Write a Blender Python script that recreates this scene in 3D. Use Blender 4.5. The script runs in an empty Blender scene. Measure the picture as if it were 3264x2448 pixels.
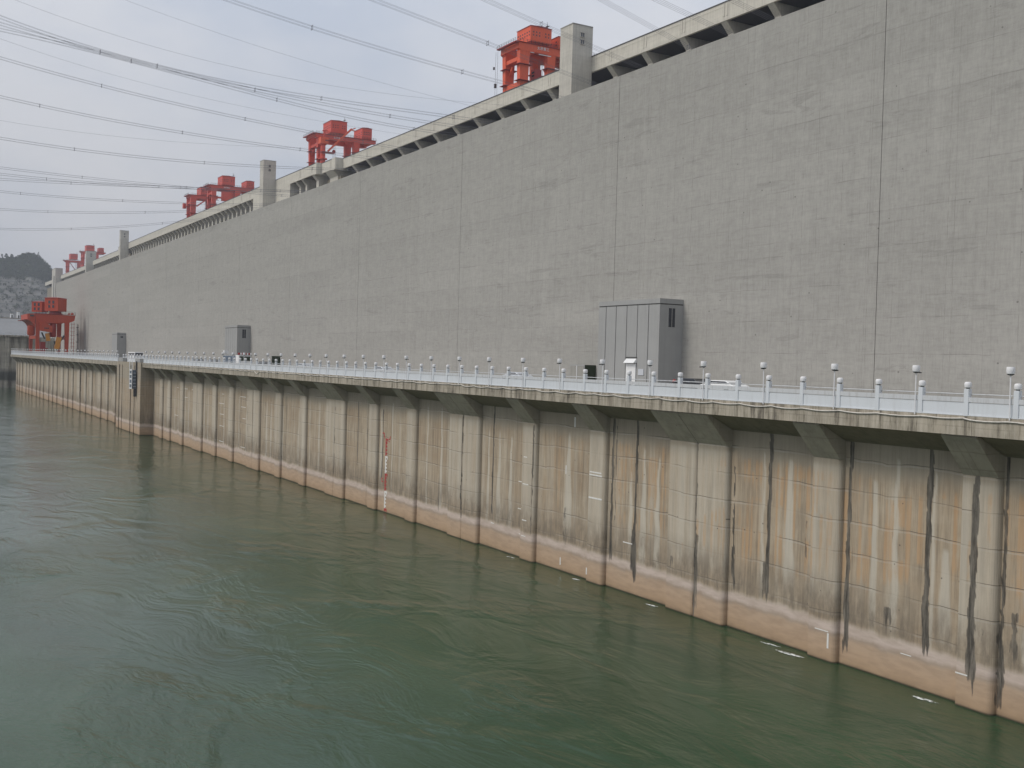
import bpy, bmesh, math, random
import numpy as np
from mathutils import Matrix, Vector

S = bpy.context.scene
COL = S.collection
PI = math.pi
# Coordinates used by the builders: s = metres along the dam away from the viewer (Blender x = -s),
# Y = metres across towards the dam, z = metres above the river.  The camera stands at s = 0, Y = 0, z = 19.2.

# ------------------------------------------------------------------ camera
cam = bpy.data.objects.new('camera', bpy.data.cameras.new('camera'))
COL.objects.link(cam)
cam.data.sensor_width = 36.0
cam.data.lens = 37.8
cam.data.clip_start = 0.5
cam.data.clip_end = 30000
_R = Vector((0.50355282, 0.86351698, 0.02780264))
_U = Vector((-0.03039856, -0.01445206, 0.99943337))
_F = Vector((-0.86342949, 0.50411265, -0.0189723))
cam.matrix_world = Matrix(((_R.x, _U.x, -_F.x, 0), (_R.y, _U.y, -_F.y, 0), (_R.z, _U.z, -_F.z, 19.2), (0, 0, 0, 1)))
S.camera = cam

# ------------------------------------------------------------------ sky and sun (bright overcast)
W = bpy.data.worlds.new('World'); S.world = W
W.use_nodes = True
wn = W.node_tree.nodes; wl = W.node_tree.links
bg = wn['Background']; bg.inputs[1].default_value = 0.1
SUN_EL, SUN_AZ = math.radians(48), math.radians(200)   # azimuth measured clockwise from +Y
sky = wn.new('ShaderNodeTexSky'); sky.sky_type = 'NISHITA'; sky.sun_disc = False
sky.sun_elevation = SUN_EL; sky.sun_rotation = SUN_AZ; sky.dust_density = 3.0; sky.air_density = 1.5
tc = wn.new('ShaderNodeTexCoord')
mp = wn.new('ShaderNodeMapping'); mp.inputs['Scale'].default_value = (1.0, 1.6, 3.2)
mp.inputs['Rotation'].default_value = (0.0, 0.35, 0.5)
nz = wn.new('ShaderNodeTexNoise'); nz.inputs['Scale'].default_value = 2.6; nz.inputs['Detail'].default_value = 5
nz.inputs['Roughness'].default_value = 0.52
wl.new(tc.outputs['Generated'], mp.inputs[0]); wl.new(mp.outputs[0], nz.inputs['Vector'])
cr = wn.new('ShaderNodeValToRGB'); e = cr.color_ramp.elements
e[0].position = 0.36; e[0].color = (0.52, 0.575, 0.68, 1); e[1].position = 0.62; e[1].color = (0.655, 0.68, 0.74, 1)
wl.new(nz.outputs[0], cr.inputs[0])
# greyer, darker cloud towards the horizon
sep = wn.new('ShaderNodeSeparateXYZ'); wl.new(tc.outputs['Generated'], sep.inputs[0])
hr = wn.new('ShaderNodeValToRGB'); h = hr.color_ramp.elements
h[0].position = 0.0; h[0].color = (0.72, 0.69, 0.66, 1); h[1].position = 0.42; h[1].color = (1, 1, 1, 1)
wl.new(sep.outputs[2], hr.inputs[0])
mu = wn.new('ShaderNodeMix'); mu.data_type = 'RGBA'; mu.blend_type = 'MULTIPLY'; mu.inputs[0].default_value = 1
wl.new(cr.outputs[0], mu.inputs[6]); wl.new(hr.outputs[0], mu.inputs[7])
sc = wn.new('ShaderNodeVectorMath'); sc.operation = 'SCALE'; sc.inputs['Scale'].default_value = 9.0
wl.new(mu.outputs[2], sc.inputs[0])
mx = wn.new('ShaderNodeMix'); mx.data_type = 'RGBA'; mx.inputs[0].default_value = 0.93
wl.new(sky.outputs[0], mx.inputs[6]); wl.new(sc.outputs[0], mx.inputs[7])
wl.new(mx.outputs[2], bg.inputs[0])
sun = bpy.data.objects.new('sun', bpy.data.lights.new('sun', 'SUN')); COL.objects.link(sun)
sun.data.energy = 1.5; sun.data.angle = math.radians(24); sun.data.color = (1.0, 0.95, 0.88)
_d = Vector((math.sin(SUN_AZ) * math.cos(SUN_EL), math.cos(SUN_AZ) * math.cos(SUN_EL), math.sin(SUN_EL)))
sun.rotation_euler = _d.to_track_quat('Z', 'Y').to_euler()
sun.location = (0, -50, 200)
S.view_settings.view_transform = 'Standard'; S.view_settings.look = 'None'
S.view_settings.exposure = 0.35; S.view_settings.gamma = 1.0

# ------------------------------------------------------------------ helpers
def tag(o, label=None, cat=None, group=None, kind=None):
    if label: o['label'] = label
    if cat: o['category'] = cat
    if group: o['group'] = group
    if kind: o['kind'] = kind
    return o

def empty(name, s=0, Y=0, z=0, label=None, cat=None, group=None):
    o = bpy.data.objects.new(name, None); COL.objects.link(o)
    o.location = (-s, Y, z); o.empty_display_size = 0.5
    return tag(o, label, cat, group)

def wloc(o):
    v = Vector((0, 0, 0))
    while o is not None:
        v += o.location; o = o.parent
    return v

class MB:
    """collects shapes given in (s, Y, z) and links them as ONE mesh object"""
    def __init__(self): self.v = []; self.f = []
    def add(self, vs, fs):
        n = len(self.v); self.v += [(-a, b, c) for a, b, c in vs]; self.f += [tuple(n + i for i in q) for q in fs]
        return self
    def box(self, s0, s1, y0, y1, z0, z1):
        return self.add([(s0, y0, z0), (s1, y0, z0), (s1, y1, z0), (s0, y1, z0), (s0, y0, z1), (s1, y0, z1), (s1, y1, z1), (s0, y1, z1)],
                        [(0, 1, 2, 3), (4, 5, 6, 7), (0, 1, 5, 4), (1, 2, 6, 5), (2, 3, 7, 6), (3, 0, 4, 7)])
    def frustum(self, a, b):
        """a, b = (s0,s1,y0,y1,z)"""
        vs = []
        for (s0, s1, y0, y1, z) in (a, b): vs += [(s0, y0, z), (s1, y0, z), (s1, y1, z), (s0, y1, z)]
        return self.add(vs, [(0, 1, 2, 3), (4, 5, 6, 7), (0, 1, 5, 4), (1, 2, 6, 5), (2, 3, 7, 6), (3, 0, 4, 7)])
    def prism_yz(self, pts, s0, s1):
        n = len(pts); vs = [(s0, y, z) for y, z in pts] + [(s1, y, z) for y, z in pts]
        fs = [tuple(range(n)), tuple(range(n, 2 * n))] + [(i, (i + 1) % n, n + (i + 1) % n, n + i) for i in range(n)]
        return self.add(vs, fs)
    def prism_sz(self, pts, y0, y1):
        n = len(pts); vs = [(s, y0, z) for s, z in pts] + [(s, y1, z) for s, z in pts]
        fs = [tuple(range(n)), tuple(range(n, 2 * n))] + [(i, (i + 1) % n, n + (i + 1) % n, n + i) for i in range(n)]
        return self.add(vs, fs)
    def beam(self, p, q, w, h=None, up=(0, 0, 1)):
        h = h or w; p = Vector(p); q = Vector(q); d = (q - p).normalized(); up = Vector(up)
        a = d.cross(up)
        if a.length < 1e-4: a = d.cross(Vector((1, 0, 0)))
        a.normalize(); b = a.cross(d).normalized(); vs = []
        for c in (p, q):
            for i, j in ((-1, -1), (1, -1), (1, 1), (-1, 1)): vs.append(tuple(c + a * i * w / 2 + b * j * h / 2))
        return self.add(vs, [(0, 1, 2, 3), (4, 5, 6, 7), (0, 1, 5, 4), (1, 2, 6, 5), (2, 3, 7, 6), (3, 0, 4, 7)])
    def tube(self, pts, r, n=6, cap=True):
        P = [Vector(p) for p in pts]; vs = []; fs = []
        for i, p in enumerate(P):
            d = (P[min(i + 1, len(P) - 1)] - P[max(i - 1, 0)]).normalized()
            a = d.cross(Vector((0, 0, 1)))
            if a.length < 1e-3: a = d.cross(Vector((1, 0, 0)))
            a.normalize(); b = a.cross(d)
            rr = r[i] if isinstance(r, (list, tuple)) else r
            for k in range(n):
                t = 2 * PI * k / n; vs.append(tuple(p + a * rr * math.cos(t) + b * rr * math.sin(t)))
        for i in range(len(P) - 1):
            for k in range(n): fs.append((i * n + k, i * n + (k + 1) % n, (i + 1) * n + (k + 1) % n, (i + 1) * n + k))
        if cap: fs += [tuple(range(n)), tuple((len(P) - 1) * n + k for k in range(n))]
        return self.add(vs, fs)
    def lathe(self, c, prof, n=14):
        """prof = [(radius, z)] about the vertical through c"""
        vs = []; fs = []
        for r, z in prof:
            for k in range(n):
                t = 2 * PI * k / n; vs.append((c[0] + r * math.cos(t), c[1] + r * math.sin(t), c[2] + z))
        m = len(prof)
        for i in range(m - 1):
            for k in range(n): fs.append((i * n + k, i * n + (k + 1) % n, (i + 1) * n + (k + 1) % n, (i + 1) * n + k))
        fs += [tuple(range(n)), tuple((m - 1) * n + k for k in range(n))]
        return self.add(vs, fs)
    def build(self, name, mat, parent=None, base=None, bevel=0, smooth=False, label=None, mats=None):
        me = bpy.data.meshes.new(name)
        off = wloc(parent) if parent is not None else Vector((0, 0, 0))
        loc = Vector((0, 0, 0))
        if base is not None: loc = Vector((-base[0], base[1], base[2])) - off
        o0 = off + loc
        me.from_pydata([(a - o0.x, b - o0.y, c - o0.z) for a, b, c in self.v], [], self.f)
        bm = bmesh.new(); bm.from_mesh(me); bmesh.ops.recalc_face_normals(bm, faces=bm.faces)
        if bevel: bmesh.ops.bevel(bm, geom=bm.edges[:], offset=bevel, segments=1, affect='EDGES', clamp_overlap=True)
        bm.to_mesh(me); bm.free()
        me.materials.append(mat)
        if smooth:
            for p in me.polygons: p.use_smooth = True
            try: me.set_sharp_from_angle(angle=math.radians(40))
            except Exception: pass
        o = bpy.data.objects.new(name, me); COL.objects.link(o); o.location = loc
        if parent is not None: o.parent = parent
        if label: o['label'] = label
        return o

def copy_tree(o, parent=None):
    c = o.copy(); COL.objects.link(c)
    if parent is not None: c.parent = parent
    for ch in list(o.children): copy_tree(ch, c)
    return c

# ------------------------------------------------------------------ materials
class NT:
    def __init__(self, name, rough=0.85, spec=0.3):
        self.m = bpy.data.materials.new(name); self.m.use_nodes = True
        self.n = self.m.node_tree.nodes; self.l = self.m.node_tree.links
        self.b = self.n['Principled BSDF']; self.b.inputs['Roughness'].default_value = rough
        self.b.inputs['Specular IOR Level'].default_value = spec
        g = self.n.new('ShaderNodeNewGeometry'); self.pos = g.outputs['Position']; self.nrm = g.outputs['Normal']
    def map(self, scale, loc=(0, 0, 0), rot=(0, 0, 0)):
        m = self.n.new('ShaderNodeMapping'); m.inputs['Scale'].default_value = scale; m.inputs['Location'].default_value = loc
        m.inputs['Rotation'].default_value = rot
        self.l.new(self.pos, m.inputs[0]); return m.outputs[0]
    def noise(self, scale=(1, 1, 1), detail=4, rough=0.55, loc=(0, 0, 0), rot=(0, 0, 0), dist=0.0):
        t = self.n.new('ShaderNodeTexNoise'); t.inputs['Scale'].default_value = 1
        t.inputs['Detail'].default_value = detail; t.inputs['Roughness'].default_value = rough
        t.inputs['Distortion'].default_value = dist
        self.l.new(self.map(scale, loc, rot), t.inputs['Vector']); return t.outputs[0]
    def ramp(self, src, stops):
        r = self.n.new('ShaderNodeValToRGB'); el = r.color_ramp.elements
        while len(el) < len(stops): el.new(0.5)
        for q, (p, c) in zip(el, stops):
            q.position = p
            if not isinstance(c, tuple): c = (c, c, c)
            q.color = c + (1,) if len(c) == 3 else c
        self.l.new(src, r.inputs[0]); return r.outputs[0]
    def mix(self, fac, a, b, mode='MIX'):
        m = self.n.new('ShaderNodeMix'); m.data_type = 'RGBA'; m.blend_type = mode
        for i, v in ((0, fac), (6, a), (7, b)):
            if isinstance(v, (int, float)): m.inputs[i].default_value = v if i == 0 else (v, v, v, 1)
            elif isinstance(v, tuple): m.inputs[i].default_value = v + (1,)
            else: self.l.new(v, m.inputs[i])
        return m.outputs[2]
    def math(self, op, a, b=0.0, c=None):
        m = self.n.new('ShaderNodeMath'); m.operation = op
        for i, v in ((0, a), (1, b), (2, c)):
            if v is None: continue
            if isinstance(v, (int, float)): m.inputs[i].default_value = v
            else: self.l.new(v, m.inputs[i])
        return m.outputs[0]
    def xyz(self):
        s = self.n.new('ShaderNodeSeparateXYZ'); self.l.new(self.pos, s.inputs[0]); return s.outputs
    def attr(self, name):
        a = self.n.new('ShaderNodeAttribute'); a.attribute_name = name
        s = self.n.new('ShaderNodeSeparateColor'); self.l.new(a.outputs['Color'], s.inputs[0]); return s.outputs
    def bump(self, h, strength=0.3, dist=0.05):
        b = self.n.new('ShaderNodeBump'); b.inputs['Strength'].default_value = strength; b.inputs['Distance'].default_value = dist
        self.l.new(h, b.inputs['Height']); self.l.new(b.outputs[0], self.b.inputs['Normal'])
    def color(self, c):
        if isinstance(c, tuple): self.b.inputs['Base Color'].default_value = c + (1,)
        else: self.l.new(c, self.b.inputs['Base Color'])
        return self.m
    def grid_lines(self, coord, period, width, offset=0.0):
        """1 on a thin line every `period` metres"""
        m = self.math('PINGPONG', self.math('ADD', coord, offset), period / 2)
        return self.math('LESS_THAN', m, width)

def concrete(name, base, var=0.10, streak=0.16, big=0.1, lift=2.0, form=3.0, line=0.10, holes=True, cells=0.0):
    t = NT(name, 0.9, 0.2); X, Yc, Z = t.xyz()
    lo = tuple(max(0, c * (1 - var)) for c in base); hi = tuple(c * (1 + var) for c in base)
    col = t.mix(t.ramp(t.noise((0.9, 0.9, 0.7), 6, 0.65), [(0.3, 0.0), (0.7, 1.0)]), lo, hi)
    # cloudy tone from pour to pour
    col = t.mix(big, col, t.ramp(t.noise((0.035, 0.05, 0.22), 3, 0.6), [(0.3, tuple(c * 0.55 for c in base)), (0.7, tuple(min(1, c * 1.55) for c in base))]))
    col = t.mix(big, col, t.ramp(t.noise((0.012, 0.03, 0.5), 4, 0.65, loc=(7, 3, 1)), [(0.35, tuple(c * 0.6 for c in base)), (0.65, tuple(min(1, c * 1.45) for c in base))]))
    if cells:      # every pour came out a slightly different grey
        cv = t.n.new('ShaderNodeCombineXYZ')
        t.l.new(t.math('FLOOR', t.math('DIVIDE', X, 38.4)), cv.inputs[0]); t.l.new(t.math('FLOOR', t.math('DIVIDE', Z, lift)), cv.inputs[2])
        wn_ = t.n.new('ShaderNodeTexWhiteNoise'); t.l.new(cv.outputs[0], wn_.inputs['Vector'])
        col = t.mix(cells, col, t.mix(1.0, col, t.ramp(wn_.outputs['Value'], [(0.0, 0.86), (0.6, 1.0), (1.0, 1.08)]), 'MULTIPLY'))
        pt = t.ramp(t.noise((0.10, 0.10, 0.75), 5, 0.7, loc=(1, 2, 6), dist=0.5), [(0.615, 0.0), (0.635, 0.5), (0.7, 0.6)])
        col = t.mix(t.math('MULTIPLY', pt, 0.55), col, tuple(c * 0.62 for c in base))
        lm = t.ramp(t.noise((0.35, 0.35, 0.045), 5, 0.7, loc=(6, 2, 0)), [(0.56, 0.0), (0.7, 0.5)])
        col = t.mix(lm, col, tuple(min(1, c * 1.12) for c in base))
    # vertical rain streaks
    st = t.ramp(t.noise((2.2, 2.2, 0.10), 5, 0.62), [(0.36, 0.55), (0.52, 1.0), (0.72, 1.12)])
    col = t.mix(streak, col, t.mix(1.0, col, st, 'MULTIPLY'))
    # pour lines and formwork joints, broken up by noise
    brk = t.ramp(t.noise((0.25, 0.25, 0.9), 3, 0.6, loc=(3, 9, 2)), [(0.4, 0.0), (0.62, 1.0)])
    wob = t.math('MULTIPLY', t.noise((0.3, 0.3, 0.1), 3, 0.6), 0.25)
    hl = t.grid_lines(t.math('ADD', Z, wob), lift, 0.035)
    vl = t.math('MAXIMUM', t.grid_lines(X, form, 0.03, 0.4), t.grid_lines(X, form * 2.7, 0.035, 1.3))
    ln = t.math('MULTIPLY', t.math('MAXIMUM', hl, vl), brk)
    col = t.mix(t.math('MULTIPLY', ln, line * 3), col, tuple(c * 0.45 for c in base))
    if holes:
        vo = t.n.new('ShaderNodeTexVoronoi'); vo.inputs['Scale'].default_value = 1; vo.inputs['Randomness'].default_value = 0.75
        t.l.new(t.map((0.42, 0.42, 0.5)), vo.inputs['Vector'])
        col = t.mix(t.math('MULTIPLY', t.math('LESS_THAN', vo.outputs['Distance'], 0.04), 0.6), col, tuple(c * 0.3 for c in base))
    if cells:      # fine board-marked grain
        gr_ = t.ramp(t.noise((6.0, 6.0, 0.9), 5, 0.75, loc=(2, 4, 4)), [(0.36, 0.86), (0.5, 1.0), (0.64, 1.1)])
        col = t.mix(0.6, col, t.mix(1.0, col, gr_, 'MULTIPLY'))
        gr2 = t.ramp(t.noise((0.7, 0.7, 5.0), 5, 0.7, loc=(8, 4, 4)), [(0.38, 0.9), (0.5, 1.0), (0.62, 1.06)])
        col = t.mix(0.6, col, t.mix(1.0, col, gr2, 'MULTIPLY'))
    t.bump(t.noise((3, 3, 3), 5, 0.7), 0.25, 0.03)
    return t, col

_t, _c = concrete('wall_concrete', (0.368, 0.356, 0.328), 0.06, 0.10, 0.05, 3.0, 2.9, 0.14, cells=0.3)
# the soft dark damp streaks on the last stretch of wall
_X = _t.xyz()[0]; _Z = _t.xyz()[2]
for cx, w, zt in ((-489, 3.2, 34), (-470, 2.4, 31)):
    d = _t.math('DIVIDE', _t.math('ABSOLUTE', _t.math('SUBTRACT', _X, cx)), w)
    m1 = _t.ramp(d, [(0.0, 1.0), (1.0, 0.0)]); m2 = _t.ramp(_t.math('DIVIDE', _Z, 100.0), [(0.17, 1.0), (zt / 100, 0.75), (zt / 100 + 0.05, 0.0)])
    _c = _t.mix(_t.math('MULTIPLY', _t.math('MULTIPLY', m1, m2), 0.55), _c, (0.09, 0.085, 0.085))
M_WALL = _t.color(_c)
_t, _c = concrete('crest_concrete', (0.56, 0.53, 0.455), 0.07, 0.3, 0.12, 2.4, 4.0, 0.12); M_CREST = _t.color(_c)
_t, _c = concrete('dull_grey_concrete', (0.33, 0.32, 0.29), 0.1, 0.3, 0.12, 2.4, 4.0, 0.12); M_BODY = _t.color(_c)  # darker grey concrete for end wall, tower caps, cabinet doors, hut roofs
_t, _c = concrete('tower_concrete', (0.50, 0.475, 0.415), 0.07, 0.3, 0.12, 3.0, 3.6, 0.1); M_TOWER = _t.color(_c)
_t, _c = concrete('deck_concrete', (0.30, 0.29, 0.27), 0.1, 0.2, 0.12, 50, 5.0, 0.1); M_DECK = _t.color(_c)
_t, _c = concrete('render_grey', (0.345, 0.345, 0.335), 0.03, 0.12, 0.05, 30, 40, 0.0, holes=False); M_BLOCK = _t.color(_c)
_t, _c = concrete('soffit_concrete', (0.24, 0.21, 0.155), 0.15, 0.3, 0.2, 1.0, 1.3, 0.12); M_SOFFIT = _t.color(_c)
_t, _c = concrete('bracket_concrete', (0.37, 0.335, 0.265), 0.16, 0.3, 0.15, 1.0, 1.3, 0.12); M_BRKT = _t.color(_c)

# fascia: weathered, strongly streaked
_t, _c = concrete('fascia_concrete', (0.45, 0.41, 0.345), 0.12, 0.3, 0.2, 0.5, 2.4, 0.14)
s1 = _t.ramp(_t.noise((2.2, 2.2, 0.25), 6, 0.75), [(0.38, (0.12, 0.105, 0.09)), (0.49, (0.7, 0.68, 0.62)), (0.62, (1.0, 0.98, 0.95))])
_c = _t.mix(0.78, _c, _t.mix(1.0, _c, s1, 'MULTIPLY'))
_c = _t.mix(_t.ramp(_t.noise((0.5, 0.5, 0.3), 4, 0.6, loc=(5, 5, 5)), [(0.5, 0.0), (0.7, 0.55)]), _c, (0.44, 0.38, 0.30))
M_FASCIA = _t.color(_c)

# quay wall and piers: colour driven by height bands, noise and a per-vertex stain map (R black, G rust, B lime)
t = NT('quay_concrete', 0.9, 0.2); X, Yc, Z = t.xyz()
base = t.mix(t.ramp(t.noise((0.22, 0.3, 0.3), 5, 0.6), [(0.35, 0.0), (0.65, 1.0)]), (0.385, 0.30, 0.21), (0.45, 0.375, 0.28))
base = t.mix(t.ramp(t.noise((1.4, 1.4, 1.6), 5, 0.7, loc=(4, 1, 0)), [(0.35, 0.35), (0.6, 0.0)]), base, (0.36, 0.29, 0.205))
st = t.ramp(t.noise((3.2, 3.2, 0.16), 5, 0.65), [(0.35, 0.62), (0.5, 1.0), (0.68, 1.12)])
base = t.mix(0.6, base, t.mix(1.0, base, st, 'MULTIPLY'))
st2 = t.ramp(t.noise((9.0, 9.0, 0.35), 5, 0.7, loc=(3, 3, 0)), [(0.38, 0.7), (0.5, 1.0), (0.66, 1.15)])
base = t.mix(0.6, base, t.mix(1.0, base, st2, 'MULTIPLY'))
base = t.mix(t.ramp(t.noise((0.9, 0.9, 0.12), 5, 0.7, loc=(6, 1, 3)), [(0.54, 0.0), (0.66, 0.55)]), base, (0.27, 0.225, 0.17))
zt_ = t.ramp(t.math('DIVIDE', t.math('ADD', Z, t.math('MULTIPLY', t.noise((0.8, 0.8, 0.3), 3, 0.6), 1.5)), 20.0), [(0.65, 0.0), (0.69, 0.6)])
base = t.mix(zt_, base, (0.33, 0.30, 0.24))
at = t.attr('stain')
base = t.mix(t.math('MULTIPLY', at[2], 0.75), base, (0.60, 0.56, 0.475))
rs = t.ramp(t.math('ADD', at[1], t.math('MULTIPLY', t.math('SUBTRACT', t.noise((5, 5, 0.9), 5, 0.7, loc=(2, 2, 2)), 0.5), 1.3)), [(0.22, 0.0), (0.75, 0.7)])
base = t.mix(t.math('MULTIPLY', rs, t.ramp(at[1], [(0.05, 0.0), (0.3, 1.0)])), base, (0.49, 0.315, 0.175))
# pour lines and small bolt holes
wob = t.math('MULTIPLY', t.noise((0.25, 0.25, 0.05), 3, 0.6), 0.5)
hl = t.grid_lines(t.math('ADD', Z, wob), 2.05, 0.022, 0.5)
brk = t.ramp(t.noise((0.2, 0.2, 0.6), 3, 0.6, loc=(1, 7, 4)), [(0.42, 0.1), (0.56, 0.9)])
base = t.mix(t.math('MULTIPLY', hl, brk), base, (0.13, 0.115, 0.095))
wl2 = t.grid_lines(t.math('ADD', Z, wob), 2.05, 0.05, 0.62)
base = t.mix(t.math('MULTIPLY', t.math('MULTIPLY', wl2, brk), 0.3), base, (0.55, 0.52, 0.47))
vo = t.n.new('ShaderNodeTexVoronoi'); vo.inputs['Scale'].default_value = 1; vo.inputs['Randomness'].default_value = 0.6
t.l.new(t.map((0.85, 0.0, 1.0)), vo.inputs['Vector'])
base = t.mix(t.math('MULTIPLY', t.math('LESS_THAN', vo.outputs['Distance'], 0.055), 0.7), base, (0.10, 0.085, 0.07))
# height bands near the water
zn = t.math('DIVIDE', t.math('ADD', Z, t.math('MULTIPLY', t.math('SUBTRACT', t.noise((0.5, 0.5, 0.2), 4, 0.65, loc=(9, 0, 0)), 0.5), 0.8)), 10.0)
gr = t.ramp(zn, [(0.26, 0.0), (0.30, 1.0), (0.42, 0.8), (0.62, 0.0)])
gn = t.ramp(t.noise((1.5, 1.5, 0.5), 5, 0.7, loc=(0, 4, 8)), [(0.38, 1.0), (0.62, 0.2)])
base = t.mix(t.math('MULTIPLY', gr, t.math('MULTIPLY', gn, 0.9)), base, (0.20, 0.165, 0.125))
low = t.ramp(zn, [(0.0, (0.27, 0.19, 0.12)), (0.03, (0.42, 0.295, 0.19)), (0.10, (0.48, 0.345, 0.235)), (0.17, (0.47, 0.35, 0.25)), (0.192, (0.40, 0.32, 0.25)), (0.22, (0.58, 0.48, 0.415)), (0.27, (0.58, 0.49, 0.42))])
low = t.mix(t.ramp(t.noise((0.7, 0.7, 3.0), 4, 0.6), [(0.35, 0.3), (0.6, 0.0)]), low, (0.25, 0.18, 0.125))
base = t.mix(t.ramp(zn, [(0.25, 1.0), (0.285, 0.0)]), base, low)
dk = t.ramp(t.math('ADD', at[0], t.math('MULTIPLY', t.math('SUBTRACT', t.noise((5.0, 5.0, 0.8), 6, 0.75, loc=(8, 8, 8)), 0.5), 1.1)), [(0.40, 0.0), (0.52, 0.7), (0.8, 0.93)])
dk = t.math('MULTIPLY', dk, t.ramp(at[0], [(0.02, 0.0), (0.2, 1.0)]))
base = t.mix(dk, base, t.mix(t.ramp(t.noise((4.5, 4.5, 0.5), 5, 0.75, loc=(1, 8, 4)), [(0.4, 0.0), (0.66, 1.0)]), (0.045, 0.042, 0.037), (0.20, 0.18, 0.15)))
base = t.mix(t.ramp(Z, [(0.03, 1.0), (0.14, 0.0)]), base, (0.06, 0.05, 0.035))
t.bump(t.noise((2.5, 2.5, 2.5), 5, 0.7), 0.3, 0.03)
M_QUAY = t.color(base)

def plain(name, c, rough=0.5, var=0.12, spec=0.4, metal=0.0, dirt=0.0, dirtc=(0.1, 0.08, 0.06)):
    t = NT(name, rough, spec); t.b.inputs['Metallic'].default_value = metal
    col = t.mix(t.noise((1.1, 1.1, 0.7), 5, 0.6), tuple(x * (1 - var) for x in c), tuple(min(1, x * (1 + var)) for x in c))
    if dirt: col = t.mix(t.math('MULTIPLY', t.ramp(t.noise((3.5, 3.5, 0.5), 5, 0.65, loc=(1, 2, 3)), [(0.48, 0.0), (0.68, 1.0)]), dirt), col, dirtc)
    return t.color(col)
M_RAIL = plain('rail_white_paint', (0.66, 0.685, 0.71), 0.5, 0.04, dirt=0.12, dirtc=(0.30, 0.27, 0.24))
M_RAILTOP = plain('rail_top_band_paint', (0.58, 0.59, 0.60), 0.5, 0.05, dirt=0.4, dirtc=(0.30, 0.27, 0.24))
M_GLOBE = plain('lamp_white_plastic', (0.80, 0.79, 0.79), 0.4, 0.03)
M_DARK = plain('dark_metal', (0.06, 0.06, 0.06), 0.6, 0.2)
M_CABLE = plain('cream_plastic', (0.62, 0.58, 0.52), 0.5, 0.08, dirt=0.3)
M_ORANGE = plain('crane_orange_paint', (0.72, 0.105, 0.035), 0.5, 0.10, dirt=0.35, dirtc=(0.35, 0.05, 0.025))
M_RED = plain('crane_red_paint', (0.62, 0.07, 0.038), 0.5, 0.10, dirt=0.35, dirtc=(0.30, 0.04, 0.025))
M_DORANGE = plain('deck_crane_shaded_paint', (0.46, 0.065, 0.025), 0.5, 0.12, dirt=0.4, dirtc=(0.25, 0.03, 0.015))  # crane orange darkened all over to stand in for shade
M_DRED = plain('dark_red_paint', (0.30, 0.025, 0.02), 0.5, 0.12)
M_YELLOW = plain('ochre_paint', (0.62, 0.25, 0.02), 0.5, 0.1, dirt=0.4)
M_WHITE = plain('white_paint', (0.78, 0.78, 0.77), 0.45, 0.03)
M_GLASS = plain('dark_window', (0.035, 0.04, 0.05), 0.15, 0.1, spec=0.6)
M_GROOVE = plain('groove_dark', (0.07, 0.07, 0.065), 0.8, 0.1)
M_GREEN = plain('dark_green_paint', (0.035, 0.05, 0.03), 0.6, 0.2)
M_GAUGER = plain('gauge_red_paint', (0.42, 0.03, 0.03), 0.6, 0.15, dirt=0.4, dirtc=(0.35, 0.25, 0.2))
M_GAUGEW = plain('gauge_white_paint', (0.75, 0.74, 0.70), 0.6, 0.08, dirt=0.3, dirtc=(0.4, 0.33, 0.26))
M_WIRE = plain('cable_steel', (0.16, 0.16, 0.18), 0.6, 0.1)
M_CARBLK = plain('black_car_paint', (0.025, 0.027, 0.03), 0.2, 0.1, spec=0.6)
M_CARSIL = plain('silver_car_paint', (0.55, 0.57, 0.60), 0.3, 0.05, spec=0.6)
M_BLUEGREY = plain('blue_grey_paint', (0.10, 0.13, 0.17), 0.5, 0.15)
M_SHADE = plain('gallery_shade_black', (0.045, 0.045, 0.047), 0.8, 0.2)  # near-black colour standing in for the shade inside the crest openings
M_SHADEB = plain('gallery_shade_brown', (0.11, 0.095, 0.075), 0.8, 0.2)  # dark brown standing in for the shade between the middle crest brackets
M_TYRE = plain('rubber', (0.03, 0.03, 0.03), 0.8, 0.1)

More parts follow.
